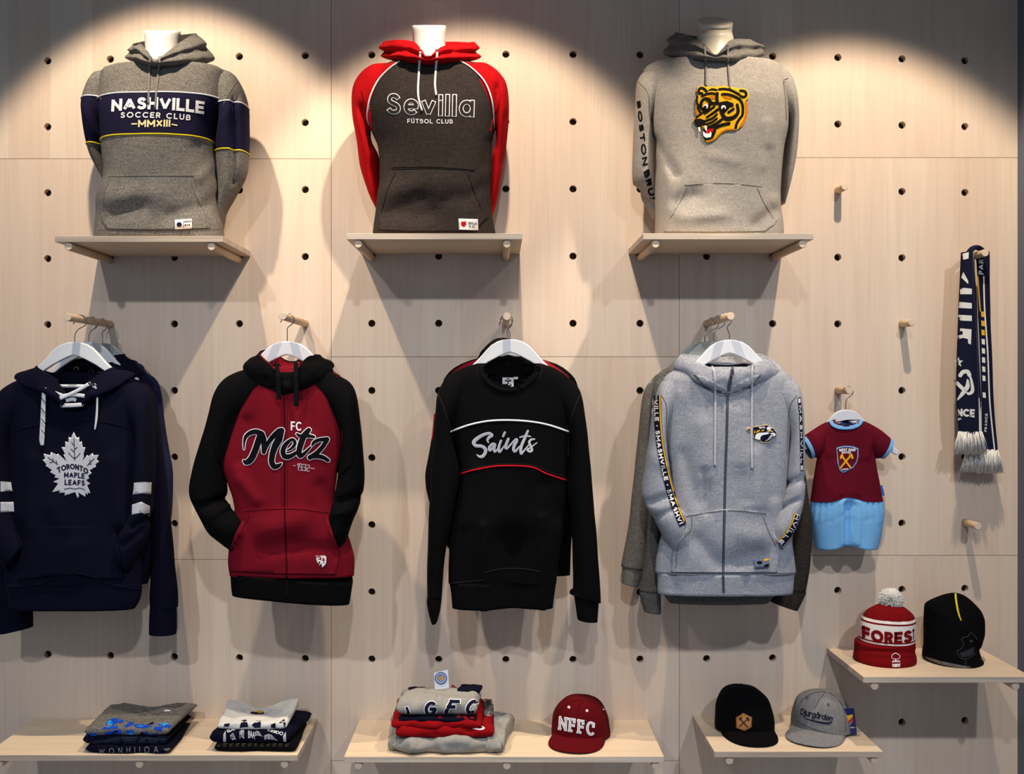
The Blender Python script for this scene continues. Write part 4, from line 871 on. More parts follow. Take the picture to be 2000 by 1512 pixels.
lay(th, 'raglan_panel', poly2d([TT(A, [(400, 374), (362, 402), (302, 500), (265, 600), (238, 690), (208, 778), (196, 770), (176, 700), (188, 560), (215, 450), (262, 366), (318, 322), (360, 300), (400, 305)])]), F_black, .0022, 6, thick=.004)
lay(th, 'raglan_panel', poly2d([TT(A, [(662, 372), (700, 410), (760, 490), (794, 590), (800, 650), (790, 720), (770, 800), (790, 830), (850, 780), (866, 600), (858, 460), (826, 374), (790, 335), (745, 306), (690, 296), (655, 310)])]), F_black, .0022, 6, thick=.004)
lay(th, 'collar_panel', poly2d([TT(A, [(400, 372), (450, 405), (515, 432), (590, 412), (664, 372), (680, 320), (380, 320)])]), F_black, .0028, 6, thick=.004)
hood(th, 'hood', [(518, 345, .292, 518, 415, .295), (585, 300, .300, 625, 395, .298), (640, 245, .288, 710, 350, .285), (700, 240, .255, 750, 320, .25), (660, 236, .212, 735, 290, .205), (545, 268, .20, 545, 300, .195), (448, 212, .208, 355, 282, .205), (396, 226, .255, 326, 296, .25), (412, 250, .288, 350, 345, .285), (455, 290, .300, 410, 385, .298)], A, (520, 345, .25), [F_black, F_dred], lining=True, seed=74, amp=.008, bulge=.014)
for pts in ([(400, 374), (362, 402), (302, 500), (265, 600), (238, 690), (208, 778)], [(664, 374), (702, 412), (762, 492), (796, 592), (802, 650), (790, 720), (770, 800)]): seam(th, A, pts, 1.3, fabric('seam_red', '4a0812', .3, '84202e'))
pk = lay(th, 'pocket', poly2d([TT(A, [(320, 997), (420, 990), (520, 986), (630, 992), (734, 1006), (738, 1060), (765, 1140), (790, 1200), (770, 1316), (500, 1312), (248, 1300), (246, 1200), (275, 1120), (310, 1050)])]), F_dred, .006, 7, thick=.008, surf=True)
for pts in ([(322, 1003), (420, 996), (520, 992), (630, 998), (732, 1012)], [(345, 1020), (330, 1060), (280, 1160)], [(715, 1030), (720, 1070), (775, 1190)]): seam(th, A, pts, 1.0, MATS['seam_red'])
seam(th, A, [(516, 415), (518, 600), (518, 800), (517, 985)], 3.2, fabric('zip_dark_red', '3c0610', .1, '601020'), off=.0016, name='zip_flap', n=80)
seam(th, A, [(518, 988), (524, 1150), (530, 1310)], 3.2, MATS['zip_dark_red'], off=.0016, name='zip_flap', n=60)
for dx in (-14, 14): seam(th, A, [(517+dx, 430), (518+dx, 700), (517+dx, 985)], .9, MATS['seam_red'], n=80)
seam(th, A, [(526, 1318), (530, 1370), (532, 1420)], 3.0, M_seamk, off=.0016, name='zip_flap')
for pts, e in (([(478, 275), (486, 340), (488, 400), (491, 452)], (456, 268)), ([(574, 268), (575, 340), (576, 420), (575, 488)], (588, 266))):
    freeribbon(th, 'drawstring', TT(A, pts), [8, 9, 9.5, 10], [.312, .318, .313, .309], M_cordk, thick=.003)
    eyelet(th, *A(e), .0052)
B = T(460, 810, .1)
MZ = [([(165, 680), (168, 560), (200, 430), (290, 355), (400, 335), (510, 375)], [16, 40, 70, 84, 100, 110]), ([(480, 380), (440, 530), (375, 720), (300, 870), (215, 930), (165, 905)], [100, 125, 125, 125, 105, 50]), ([(510, 380), (545, 480), (556, 600), (552, 730)], [110, 110, 100, 84]), ([(556, 740), (620, 580), (720, 440), (840, 335), (900, 310)], [60, 76, 90, 120, 110]), ([(890, 325), (845, 480), (770, 620), (722, 770), (705, 910), (752, 1010), (830, 1000), (898, 950)], [115, 145, 130, 115, 110, 106, 84, 24]), ([(1010, 700), (1100, 650), (1160, 560), (1130, 490), (1060, 505), (965, 600), (925, 720), (965, 815), (1070, 810), (1200, 730)], [24, 50, 66, 56, 60, 90, 100, 100, 90, 60]), ([(1430, 300), (1340, 410), (1275, 570), (1240, 720), (1262, 805), (1340, 760), (1470, 625)], [90, 115, 115, 105, 90, 66, 26]), ([(1200, 375), (1262, 415), (1400, 410), (1530, 432)], [36, 70, 76, 50]), ([(1500, 590), (1545, 530), (1650, 490), (1790, 480)], [46, 70, 70, 86]), ([(1790, 490), (1690, 640), (1570, 760), (1450, 835)], [80, 84, 90, 90]), ([(1450, 830), (1580, 815), (1700, 830), (1806, 892)], [60, 84, 84, 66])]
lay(th, 'lettering_outline', many(B, [('r', p, [x+30 for x in wd]) for p, wd in MZ]), P_white, .0018, 0)
lay(th, 'lettering', many(B, [('r', p, wd) for p, wd in MZ]), P_black, .0030, 0)
lay(th, 'lettering', K2(B, 'FC', [(1085, 130), (1285, 142), (1285, 318), (1085, 306)], .16, gap=.25), P_white, .0022, 4)
lay(th, 'lettering', K2(B, '1932', [(1200, 945), (1450, 985), (1446, 1110), (1205, 1085)], .10, gap=.16), P_lgrey, .0022, 4)
for q in ([(1125, 985), (1180, 995), (1180, 1004), (1125, 995)], [(1465, 1043), (1545, 1045), (1545, 1058), (1465, 1055)]): lay(th, 'lettering_dash', poly2d([TT(B, q)]), P_lgrey, .0022, 0)
B = T(600, 1060, .0397)
lay(th, 'crest', poly2d([TT(B, [(690, 690), (930, 690), (942, 900), (905, 1080), (740, 1240), (712, 1150)])]), P_white, .0078, 4, thick=.001)
lay(th, 'crest_cross', many(B, [('r', [(795, 730), (800, 900), (825, 1010)], 40), ('r', [(735, 795), (865, 790)], 34), ('r', [(735, 878), (885, 860)], 34)]), F_dred, .0086, 0)
lay(th, 'crest_dragon', many(B, [('r', [(625, 760), (490, 772), (500, 850), (600, 880), (672, 930), (660, 1010), (598, 1100)], [30, 60, 70, 80, 60, 50, 30]), ('r', [(500, 880), (545, 985)], 60)]), P_white, .0078, 0)
lay(th, 'crest_lettering', K2(B, 'FC METZ', [(430, 640), (885, 630), (885, 690), (430, 705)], .24), P_white, .0078, 0)
# ------------------------------------------------ black sweatshirt and the hoodie behind it
A = T(800, 600, .4167)
hanger('white hanger inside the black sweatshirt with the script lettering', pegat(7, 4), A, (470, 150), .20, group=GH, bar=False)
hanger('hanger tucked inside the black hoodie with claret shoulders', pegat(7, 4), A, (462, 165), .11, group=GH)
F_clsh = fabric('claret_satin', '8a1020', .1, 'b02030', rough=.5, sheen=.05)
th = garment('hoodie', 'black hoodie with claret shoulder stripes hanging behind the black sweatshirt', A, (465, 700), .11, 'hoodie')
body(th, 'torso', [(232, 340, 565), (262, 250, 680), (300, 190, 742), (345, 158, 780), (420, 142, 798), (520, 136, 806), (700, 136, 798), (900, 150, 785), (1100, 180, 758), (1255, 200, 752)], A, .105, HP(232, 1255, .034, .028), F_black, seed=81, n=60, step=7)
sleeve(th, 'sleeve', [(230, 300, 240, 480, .105, .028), (165, 350, 190, 580, .105, .034), (128, 480, 180, 680, .107, .038), (88, 690, 172, 780, .11, .038), (70, 800, 168, 850, .112, .038), (86, 900, 186, 915, .115, .036), (125, 985, 200, 960, .118, .032), (180, 1130, 215, 1060, .118, .02)], A, F_black, seed=83)
sleeve(th, 'sleeve', [(700, 300, 690, 480, .105, .028), (770, 350, 750, 580, .105, .034), (800, 480, 755, 680, .107, .038), (815, 690, 760, 780, .11, .038), (815, 850, 750, 880, .112, .038), (780, 1000, 720, 980, .116, .034), (740, 1090, 690, 1040, .118, .02)], A, F_black, seed=85)
hood(th, 'hood', [(465, 300, .140, 465, 320, .144), (545, 235, .135, 610, 300, .138), (560, 215, .11, 640, 275, .11), (520, 165, .082, 560, 262, .07), (440, 145, .075, 430, 262, .06), (385, 160, .082, 345, 255, .07), (350, 205, .11, 315, 272, .11), (390, 250, .135, 330, 305, .138)], A, (465, 290, .105), [F_black, F_char], lining=True, seed=82, amp=.006, bulge=.008, roll=.004)
lay(th, 'shoulder_stripe', poly2d([TT(A, [(162, 344), (205, 300), (250, 270), (322, 240), (332, 262), (250, 304), (190, 344)])]), F_clsh, .002, 6, thick=.003)
lay(th, 'shoulder_stripe', poly2d([TT(A, [(580, 234), (640, 252), (700, 288), (745, 324), (750, 342), (690, 320), (584, 262)])]), F_clsh, .002, 6, thick=.003)
piping(th, A, [(118, 500), (112, 560), (106, 620)], .0022, F_clsh)
freepoly(th, 'neck_label', [TT(A, [(432, 266), (466, 262), (466, 292), (434, 294)])], .150, .002, F_claret)
freeribbon(th, 'neck_label_mark', TT(A, [(438, 270), (460, 286)]), 1.6, .1515, P_gold, n=5); freeribbon(th, 'neck_label_mark', TT(A, [(461, 270), (438, 287)]), 1.6, .1515, P_gold, n=5)
th = garment('sweatshirt', 'black crew neck sweatshirt with silver script lettering hanging on a peg', A, (465, 800), .20, 'sweatshirt')
body(th, 'torso', [(264, 318, 614), (280, 262, 664), (300, 212, 705), (330, 172, 745), (370, 148, 775), (420, 140, 785), (500, 162, 775), (560, 190, 756), (700, 226, 746), (800, 238, 738), (950, 215, 734), (1080, 192, 718), (1200, 184, 698), (1290, 183, 690)],
     A, .20, HP(264, 1290, .050, .034), F_black, seed=91, amp=.007, ex=.75, cut=[(352, 262), (358, 305), (385, 340), (420, 362), (465, 372), (515, 362), (555, 335), (580, 300), (585, 262), (560, 225), (380, 225)],
     creases=[(345, 1020, 347, 1300, 12, .012), (622, 980, 624, 1300, 12, .012), (485, 1120, 485, 1300, 90, -.022), (300, 760, 260, 1000, 40, .007), (640, 830, 700, 980, 40, -.010), (560, 700, 640, 880, 50, .005)])
body(th, 'hem_band', [(1286, 186, 688), (1298, 188, 686), (1340, 194, 680), (1408, 200, 672)], A, .20, [(1286, .046, .032), (1408, .044, .03)], F_black, seed=92, amp=.003, ex=.75, creases=[(345, 1250, 350, 1420, 14, .012), (622, 1250, 626, 1420, 14, .012), (485, 1240, 485, 1420, 90, -.024)])
sleeve(th, 'sleeve', [(240, 296, 250, 480, .20, .036), (180, 328, 200, 560, .20, .046), (134, 392, 198, 620, .20, .05), (120, 500, 222, 700, .20, .05), (104, 700, 236, 790, .20, .05), (96, 880, 215, 900, .20, .05), (90, 1000, 188, 1030, .20, .048), (86, 1180, 162, 1180, .20, .044), (82, 1365, 156, 1362, .20, .04)], A, F_black, seed=93, amp=.007)
sleeve(th, 'cuff', [(84, 1360, 152, 1356, .20, .036), (82, 1385, 150, 1378, .20, .036), (92, 1440, 142, 1425, .20, .035), (104, 1478, 128, 1474, .20, .034)], A, F_black, seed=94, amp=.002, m=16)
sleeve(th, 'sleeve', [(690, 296, 685, 480, .20, .036), (755, 332, 740, 560, .20, .046), (805, 400, 752, 640, .20, .05), (830, 550, 746, 740, .20, .05), (850, 750, 742, 860, .20, .05), (866, 920, 756, 980, .20, .05), (880, 1080, 766, 1120, .20, .048), (890, 1300, 772, 1300, .20, .044), (892, 1382, 762, 1344, .20, .04)], A, F_black, seed=95, amp=.007)
sleeve(th, 'cuff', [(888, 1380, 766, 1342, .20, .036), (888, 1400, 772, 1366, .20, .036), (884, 1468, 782, 1440, .20, .034), (884, 1472, 786, 1462, .20, .034)], A, F_black, seed=96, amp=.002, m=16)
freeribbon(th, 'neck_rib', TT(A, [(350, 292), (400, 312), (465, 318), (530, 312), (582, 292)]), 9, [.19, .168, .162, .168, .19], F_black, thick=.006)
lay(th, 'neck_rib', ribbon2d(TT(A, [(327, 276), (345, 328), (395, 374), (463, 392), (535, 374), (588, 328), (607, 276)]), 10.0, n=60, caps=False), F_black, .004, 0, thick=.008, surf=False)
seam(th, A, [(312, 276), (332, 336), (390, 388), (463, 405), (542, 388), (602, 336), (622, 276)], 1.2, fabric('seam_soft_black', '1c1c20', .3, '3c3c42'))
freepoly(th, 'neck_label', [TT(A, [(435, 330), (487, 330), (488, 376), (435, 375)])], .172, .002, M_label)
B = T(930, 680, .0661)
def label_art(tr, items, d, mat, name='label_print'):
    for kind, p, wd in items: freeribbon(th, name, TT(tr, p), wd, d, mat, thick=.0006, n=12)
label_art(B, [('r', [(910, 910), (980, 910)], 2), ('r', [(850, 970), (900, 955), (945, 985), (1000, 955), (1040, 970)], 2.4), ('r', [(945, 1010), (945, 1060)], 2.2), ('r', [(850, 1075), (900, 1115), (945, 1125), (1000, 1112), (1040, 1075)], 2.4)], .1728, P_black)
freepoly(th, 'size_label', [TT(B, [(1115, 850), (1238, 850), (1235, 920), (1118, 920)])], .172, .001, M_label)
seam(th, A, [(132, 405), (160, 470), (188, 560), (205, 640)], 1.6, MATS['seam_soft_black']); seam(th, A, [(802, 405), (770, 480), (752, 560), (744, 700)], 1.6, MATS['seam_soft_black'])
piping(th, A, [(192, 584), (280, 552), (370, 534), (460, 530), (560, 536), (650, 552), (746, 584)], .0026, P_white)
piping(th, A, [(238, 782), (300, 764), (400, 746), (500, 744), (580, 752), (640, 780), (736, 812)], .0022, P_red)
seam(th, A, [(188, 578), (280, 546), (370, 528), (460, 524), (560, 530), (650, 546), (750, 578)], 1.2, MATS['seam_soft_black']); seam(th, A, [(240, 770), (310, 752), (400, 737), (500, 735), (580, 742), (650, 770), (738, 800)], 1.2, MATS['seam_soft_black'])
seam(th, A, [(184, 1296), (260, 1288), (342, 1280)], 1.6, MATS['seam_soft_black']); seam(th, A, [(350, 1246), (420, 1228), (520, 1226), (616, 1240)], 1.6, MATS['seam_soft_black'])
B = T(910, 830, .075)
SA = [([(585, 455), (560, 395), (610, 320), (675, 275), (610, 222), (460, 258), (300, 350), (205, 450), (255, 540), (400, 555), (500, 620), (505, 720), (430, 820), (345, 822), (280, 770)], [40, 56, 80, 80, 70, 84, 96, 96, 80, 84, 84, 84, 84, 60, 16]), ([(755, 500), (690, 500), (612, 590), (622, 665), (685, 620), (760, 510), (735, 620), (750, 700), (800, 660), (850, 590)], [50, 70, 76, 66, 50, 56, 66, 60, 44, 34]), ([(915, 410), (862, 560), (858, 680), (895, 695), (985, 560)], [56, 66, 66, 56, 34]), ([(1012, 200), (968, 300)], [62, 56]), ([(1105, 365), (1055, 490), (1030, 570), (1060, 620), (1160, 520), (1300, 380), (1320, 420), (1260, 540), (1240, 640), (1285, 690), (1400, 560)], [66, 76, 66, 56, 50, 60, 76, 76, 76, 66, 34]), ([(1612, 155), (1540, 330), (1455, 520), (1425, 670), (1442, 755), (1500, 690), (1640, 520)], [56, 70, 72, 70, 56, 46, 30]), ([(1405, 325), (1540, 292), (1680, 300)], [36, 50, 36]), ([(1785, 372), (1700, 385), (1650, 450), (1690, 560), (1720, 650), (1670, 695), (1605, 650), (1700, 580), (1850, 465)], [40, 62, 62, 56, 62, 62, 50, 40, 26])]
lay(th, 'lettering', many(B, [('r', p, wd) for p, wd in SA]), P_lgrey, .0022, 0)
lay(th, 'lettering_shade', many(B, [('r', p, [x*.45 for x in wd]) for p, wd in SA]), fabric('silver_satin', 'a2a4b0', .3, 'c0c0cc', sheen=0), .0030, 0)

# ------------------------------------------------ grey zip hoodies (three deep)
A = T(1190, 600, .41)
hanger('white hanger inside the front grey zip hoodie', pegat(10, 4), A, (572, 155), .245, group=GH)
hanger('greyish hanger second in line on the grey hoodies peg', pegat(10, 4), A, (498, 160), .165, group=GH, mat=M_white2)
hanger('greyish hanger nearest the wall on the grey hoodies peg', pegat(10, 4), A, (455, 165), .085, group=GH, mat=M_white2)
th = garment('hoodie', 'grey heather hoodie hanging closest to the wall behind the grey zip hoodie', A, (500, 700), .082, 'hoodie')
body(th, 'torso', [(288, 290, 690), (318, 230, 760), (350, 200, 800), (400, 188, 830), (600, 186, 850), (900, 190, 850), (1200, 205, 840)], A, .08, HP(288, 1200, .034, .028), F_dgrey, seed=101, n=60, step=7)
sleeve(th, 'sleeve', [(260, 305, 270, 500, .08, .026), (205, 345, 230, 580, .08, .034), (162, 420, 218, 660, .08, .036), (138, 600, 212, 780, .08, .036), (112, 830, 205, 920, .08, .036), (92, 1020, 192, 1070, .08, .036), (58, 1236, 168, 1246, .08, .034)], A, F_grey, seed=103, amp=.005)
sleeve(th, 'cuff', [(62, 1234, 164, 1244, .08, .03), (60, 1256, 160, 1266, .08, .03), (58, 1312, 140, 1330, .08, .028)], A, F_grey, seed=104, amp=.002, m=16)
hood(th, 'hood', [(490, 300, .098, 490, 330, .10), (560, 270, .095, 620, 320, .098), (590, 262, .08, 640, 300, .08), (540, 250, .06, 560, 290, .055), (480, 248, .055, 480, 290, .05), (400, 255, .06, 350, 292, .055), (370, 270, .08, 310, 310, .08), (420, 285, .095, 380, 325, .098)], A, (490, 300, .078), F_grey, seed=105, amp=.008, bulge=.008)
th = garment('hoodie', 'charcoal grey hoodie with lettered sleeve tape hanging behind the grey zip hoodie', A, (540, 700), .165, 'hoodie')
body(th, 'torso', [(275, 300, 740), (305, 245, 800), (345, 215, 845), (420, 204, 872), (600, 204, 890), (900, 208, 890), (1200, 225, 870), (1360, 255, 800), (1408, 286, 756)], A, .162, HP(275, 1408, .034, .028), F_dgrey, seed=107, n=60, step=7)
sleeve(th, 'sleeve', [(290, 292, 290, 500, .162, .026), (240, 325, 255, 580, .162, .034), (205, 390, 245, 660, .162, .036), (190, 560, 250, 780, .162, .036), (182, 800, 245, 930, .162, .036), (182, 1000, 240, 1090, .162, .036), (162, 1220, 242, 1230, .162, .036), (140, 1350, 245, 1352, .162, .034)], A, F_dgrey, seed=108, amp=.005)
sleeve(th, 'cuff', [(146, 1348, 240, 1348, .162, .03), (146, 1372, 244, 1374, .162, .03), (166, 1448, 248, 1458, .162, .028)], A, F_dgrey, seed=109, amp=.002, m=16)
sleeve(th, 'sleeve', [(790, 300, 780, 500, .162, .026), (860, 340, 830, 580, .162, .034), (900, 420, 855, 680, .162, .036), (916, 620, 860, 800, .162, .036), (936, 850, 864, 960, .162, .036), (958, 1040, 868, 1100, .162, .036), (954, 1220, 850, 1220, .162, .036), (936, 1350, 800, 1340, .162, .034)], A, F_char, seed=110, amp=.005)
sleeve(th, 'cuff', [(930, 1346, 806, 1338, .162, .03), (934, 1366, 800, 1352, .162, .03), (896, 1446, 768, 1402, .162, .028)], A, F_char, seed=111, amp=.002, m=16)
lay(th, 'sleeve_tape', ribbon2d(TT(A, [(212, 424), (206, 500), (202, 560)]), 8, caps=False), P_black, .0015, 0)
lay(th, 'tape_lettering', K2(A, 'SSS', [(222, 432), (212, 560), (198, 560), (208, 432)], .24), P_white, .0022, 0)
th = garment('hoodie', 'light grey zip hoodie with lettered sleeve tape and a small cat emblem', A, (560, 800), .245, 'hoodie')
body(th, 'torso', [(285, 345, 785), (305, 300, 830), (335, 262, 865), (390, 246, 888), (450, 256, 886), (600, 268, 856), (750, 288, 846), (900, 300, 838), (1000, 290, 826), (1100, 244, 866), (1200, 224, 880), (1264, 218, 888)],
     A, .245, HP(285, 1264, .054, .036), F_cgrey, seed=121, amp=.006, ex=.75, creases=[(455, 780, 470, 980, 16, -.010), (440, 560, 470, 800, 40, .006), (640, 760, 650, 920, 12, -.008), (600, 500, 620, 760, 35, .005), (760, 650, 790, 900, 26, -.007), (700, 700, 720, 940, 30, .005), (350, 700, 420, 930, 30, -.006), (420, 1110, 520, 1230, 40, -.007), (600, 1220, 720, 1180, 45, -.010), (640, 1080, 700, 1100, 50, .006), (330, 420, 300, 700, 30, .005)])
body(th, 'hem_band', [(1262, 224, 884), (1274, 228, 880), (1320, 230, 876), (1362, 230, 872)], A, .245, [(1262, .050, .034), (1362, .048, .032)], F_cgrey, seed=122, amp=.003, ex=.75, creases=[(300, 1262, 330, 1364, 20, -.006), (640, 1262, 660, 1364, 24, -.006)])
SL = [(320, 300, 330, 480, .245, .034), (275, 325, 290, 540, .245, .046), (232, 392, 272, 600, .247, .05), (198, 560, 278, 700, .25, .05), (164, 820, 305, 850, .254, .05), (164, 920, 330, 935, .258, .05), (192, 980, 362, 985, .265, .05), (245, 1070, 370, 1050, .268, .046), (300, 1160, 372, 1090, .262, .034)]
sleeve(th, 'sleeve', SL, A, F_cgrey, seed=123, amp=.006, creases=[(190, 930, 300, 900, 16, -.009), (220, 1000, 330, 960, 12, -.008), (200, 700, 270, 760, 18, .005)])
sleeve(th, 'sleeve', [(800, 300, 790, 480, .245, .034), (855, 330, 835, 540, .245, .046), (903, 395, 856, 620, .247, .05), (917, 580, 846, 720, .25, .05), (924, 800, 836, 850, .254, .05), (916, 940, 815, 940, .26, .05), (884, 1050, 784, 1030, .265, .048), (815, 1150, 776, 1090, .262, .034)], A, F_cgrey, seed=125, amp=.006, creases=[(830, 850, 920, 820, 14, -.009), (810, 960, 900, 920, 12, -.008)])
hood(th, 'hood', [(578, 300, .302, 570, 402, .300), (650, 288, .305, 680, 372, .300), (735, 258, .285, 775, 335, .28), (790, 290, .25, 805, 312, .245), (722, 226, .21, 780, 275, .205), (575, 238, .198, 575, 268, .192), (420, 232, .21, 365, 262, .205), (338, 226, .25, 326, 300, .245), (400, 262, .285, 380, 330, .28), (500, 296, .305, 450, 372, .300)], A, (570, 315, .245), F_cgrey, seed=126, amp=.007, bulge=.012)
lay(th, 'collar_panel', poly2d([TT(A, [(405, 320), (440, 360), (490, 398), (560, 418), (630, 400), (690, 360), (720, 320), (680, 330), (560, 390), (450, 330)])]), F_cgrey, .0025, 6, thick=.004)
seam(th, A, [(402, 320), (440, 366), (490, 404), (560, 424), (630, 406), (690, 366), (724, 318)], 1.2, M_seamg)
pk = lay(th, 'pocket', poly2d([TT(A, [(366, 990), (450, 976), (545, 962), (650, 966), (752, 980), (764, 1010), (782, 1062), (810, 1130), (800, 1262), (500, 1264), (296, 1262), (302, 1160), (345, 1100), (364, 1060)])]), F_cgrey, .006, 7, thick=.010, surf=True)
for pts in ([(368, 996), (450, 982), (540, 969)], [(566, 968), (650, 973), (750, 986)], [(392, 1000), (388, 1062), (330, 1130), (318, 1240)], [(735, 1000), (756, 1060), (795, 1140)], [(222, 1264), (400, 1268), (540, 1270)], [(556, 1270), (700, 1270), (884, 1266)]): seam(th, A, pts, 1.2, M_seamg)
M_zip = fabric('zip_tape', '3c3c4c', .2, '5c5c70', sheen=0)
M_zipm = plain('zip_teeth', '8b8b98', .3, .8)
for pts in ([(583, 320), (566, 400), (560, 600), (553, 800), (549, 962)], [(549, 966), (546, 1100), (543, 1262)], [(542, 1268), (544, 1320), (545, 1360)]):
    seam(th, A, pts, 4.6, M_zip, name='zip_tape', off=.0016, n=70); seam(th, A, pts, 1.2, M_zipm, name='zip_teeth', off=.0036, n=70)
freeribbon(th, 'zip_collar', TT(A, [(588, 286), (582, 330), (570, 400)]), 5, [.318, .322, .316], M_zip)
zp = W(*A((586, 300)), .328); th.add('zip_pull', tube([zp+Vector((.004*math.cos(a), 0, .010*math.sin(a)-.006)) for a in [2*math.pi*k/16 for k in range(16)]], .0013, 6, closed=True), M_steel)
for pts in ([(488, 282), (501, 320), (505, 450), (504, 620), (503, 756)], [(682, 284), (680, 330), (679, 500), (678, 640), (680, 770)]):
    cord(th, 'drawstring', TT(A, pts), .0034, fabric('pale_cord', 'a8a6aa', .5, 'd8d6da', scale=900), n=40)
for x, y in ((488, 280), (682, 284)): eyelet(th, *A((x, y)), .0045)
seam(th, A, [(250, 420), (272, 470), (272, 560), (268, 640)], 1.3, M_seamg); seam(th, A, [(893, 420), (862, 470), (852, 560), (846, 700)], 1.3, M_seamg)
tape = [(228, 420), (230, 520), (240, 640), (262, 760), (292, 880), (322, 970), (352, 1040)]
lay(th, 'sleeve_tape', ribbon2d(TT(A, tape), 15, caps=False, n=40), P_navy, .0018, 4)
lay(th, 'tape_edge', ribbon2d(TT(A, [(x+13, y-3) for x, y in tape]), 2.4, caps=False, n=70), P_gold, .0026, 0)
def along(tr, path, s, w, off=0.0, bold=.02):
    """lettering running down a curved tape, tops of the letters to the right"""
    P = catmull(TT(tr, path), 200)[:, :2]; seg = np.r_[0, np.cumsum(np.linalg.norm(np.diff(P, axis=0), axis=1))]; Lh = seg[-1]; asp = Lh/w
    bm = block2d(s, [(0, 0), (100*asp, 0), (100*asp, 100), (0, 100)], .24, gap=.13)
    for v in bm.verts: v.co = Vector((v.co.x/(100*asp), v.co.y/100, 0))
    tan = np.gradient(P, axis=0); tan /= np.linalg.norm(tan, axis=1)[:, None]
    for v in bm.verts:
        q = v.co.x*Lh; x, y = np.interp(q, seg, P[:, 0]), np.interp(q, seg, P[:, 1]); tx, ty = np.interp(q, seg, tan[:, 0]), np.interp(q, seg, tan[:, 1])
        o = (0.5-v.co.y)*w+off; v.co = Vector((x-(-ty)*0+ty*o, y-tx*o, 0))
    return bm
lay(th, 'tape_lettering', along(A, [(222, 440), (225, 520), (235, 640), (257, 760), (287, 880), (317, 970), (344, 1032)], 'VILLE . SMASHVILLE . SMASHVI', 8.5), P_white, .0030, 5)
t2 = [(904, 430), (912, 520), (916, 640), (918, 780)]
lay(th, 'sleeve_tape', ribbon2d(TT(A, t2), 6, caps=False, n=30), P_navy, .0018, 3); lay(th, 'tape_lettering', along(A, t2, 'SMASHVILLE', 4.0), P_white, .0030, 5)
t3 = [(900, 985), (880, 1040), (850, 1085), (812, 1128)]
lay(th, 'sleeve_tape', ribbon2d(TT(A, t3), 15, caps=False, n=24), P_navy, .0018, 4); lay(th, 'tape_edge', ribbon2d(TT(A, [(x-12, y-8) for x, y in t3]), 2.2, caps=False, n=40), P_gold, .0026, 0)
lay(th, 'tape_lettering', along(A, t3, 'HVILLE', 8), P_white, .0030, 5)
B = T(1440, 820, .045)
OUT = [(360, 450), (470, 310), (600, 350), (690, 270), (900, 250), (1050, 250), (1280, 215), (1420, 260), (1560, 340), (1700, 520), (1710, 700), (1640, 770), (1560, 770), (1480, 860), (1420, 960), (1400, 1030), (1060, 1010), (960, 950), (690, 830), (700, 700), (680, 600), (650, 560), (560, 560)]
lay(th, 'emblem_patch', poly2d([TT(B, OUT)]), fabric('tan_thread', 'c8a878', .3, 'e8d0a8', sheen=0), .002, 3, thick=.0015)
lay(th, 'emblem_outline', many(B, [('p', [(420, 440), (560, 365), (570, 500)]), ('p', [(690, 330), (900, 300), (1060, 285), (1280, 240), (1420, 290), (1560, 380), (1690, 550), (1690, 690), (1640, 750), (1560, 750), (1460, 850), (1390, 930), (1140, 970), (1020, 900), (940, 905), (700, 820), (740, 700), (690, 560)])]), P_navy, .0028, 3)
lay(th, 'emblem_white', many(B, [('p', [(500, 430), (570, 420), (570, 445)]), ('p', [(940, 300), (1060, 330), (1190, 300), (1210, 370), (1120, 350), (1030, 385), (950, 360)]), ('p', [(1280, 330), (1380, 290), (1520, 370), (1480, 400), (1420, 370), (1460, 470), (1560, 490), (1540, 520), (1420, 490), (1400, 440), (1280, 430)]), ('p', [(800, 640), (960, 560), (1080, 560), (1290, 540), (1400, 570), (1340, 620), (1100, 670), (1020, 730), (1000, 800), (1010, 860), (920, 870), (750, 810), (790, 720)]), ('p', [(1440, 570), (1600, 560), (1680, 640), (1620, 720), (1570, 720), (1540, 640), (1440, 610)]), ('p', [(1440, 680), (1540, 650), (1530, 720), (1400, 860), (1180, 950), (1330, 830)])]), P_white, .0036, 3)
lay(th, 'emblem_gold', many(B, [('p', [(720, 560), (760, 450), (780, 470), (760, 600)]), ('p', [(800, 590), (840, 490), (960, 430), (1000, 470), (900, 540)]), ('p', [(1030, 510), (1080, 430), (1180, 420), (1150, 480)]), ('p', [(1290, 480), (1400, 440), (1420, 500), (1370, 540), (1300, 520)])]), P_gold, .0042, 3)
lay(th, 'woven_label', poly2d([TT(A, [(692, 1204), (762, 1192), (764, 1238), (692, 1244)])]), fabric('blue_grey_label', '5c667c', .3, '8088a0', sheen=0), .0080, 5, thick=.002)
lay(th, 'label_print', poly2d([TT(A, [(738, 1200), (760, 1196), (760, 1206), (738, 1210)])]), P_gold, .0088, 4); lay(th, 'label_print', poly2d([TT(A, [(738, 1228), (760, 1222), (760, 1236), (738, 1238)])]), P_black, .0088, 4)
lay(th, 'label_print', disc2d(*A((716, 1217)), 5.5, ry=3.2), P_black, .0088, 4)

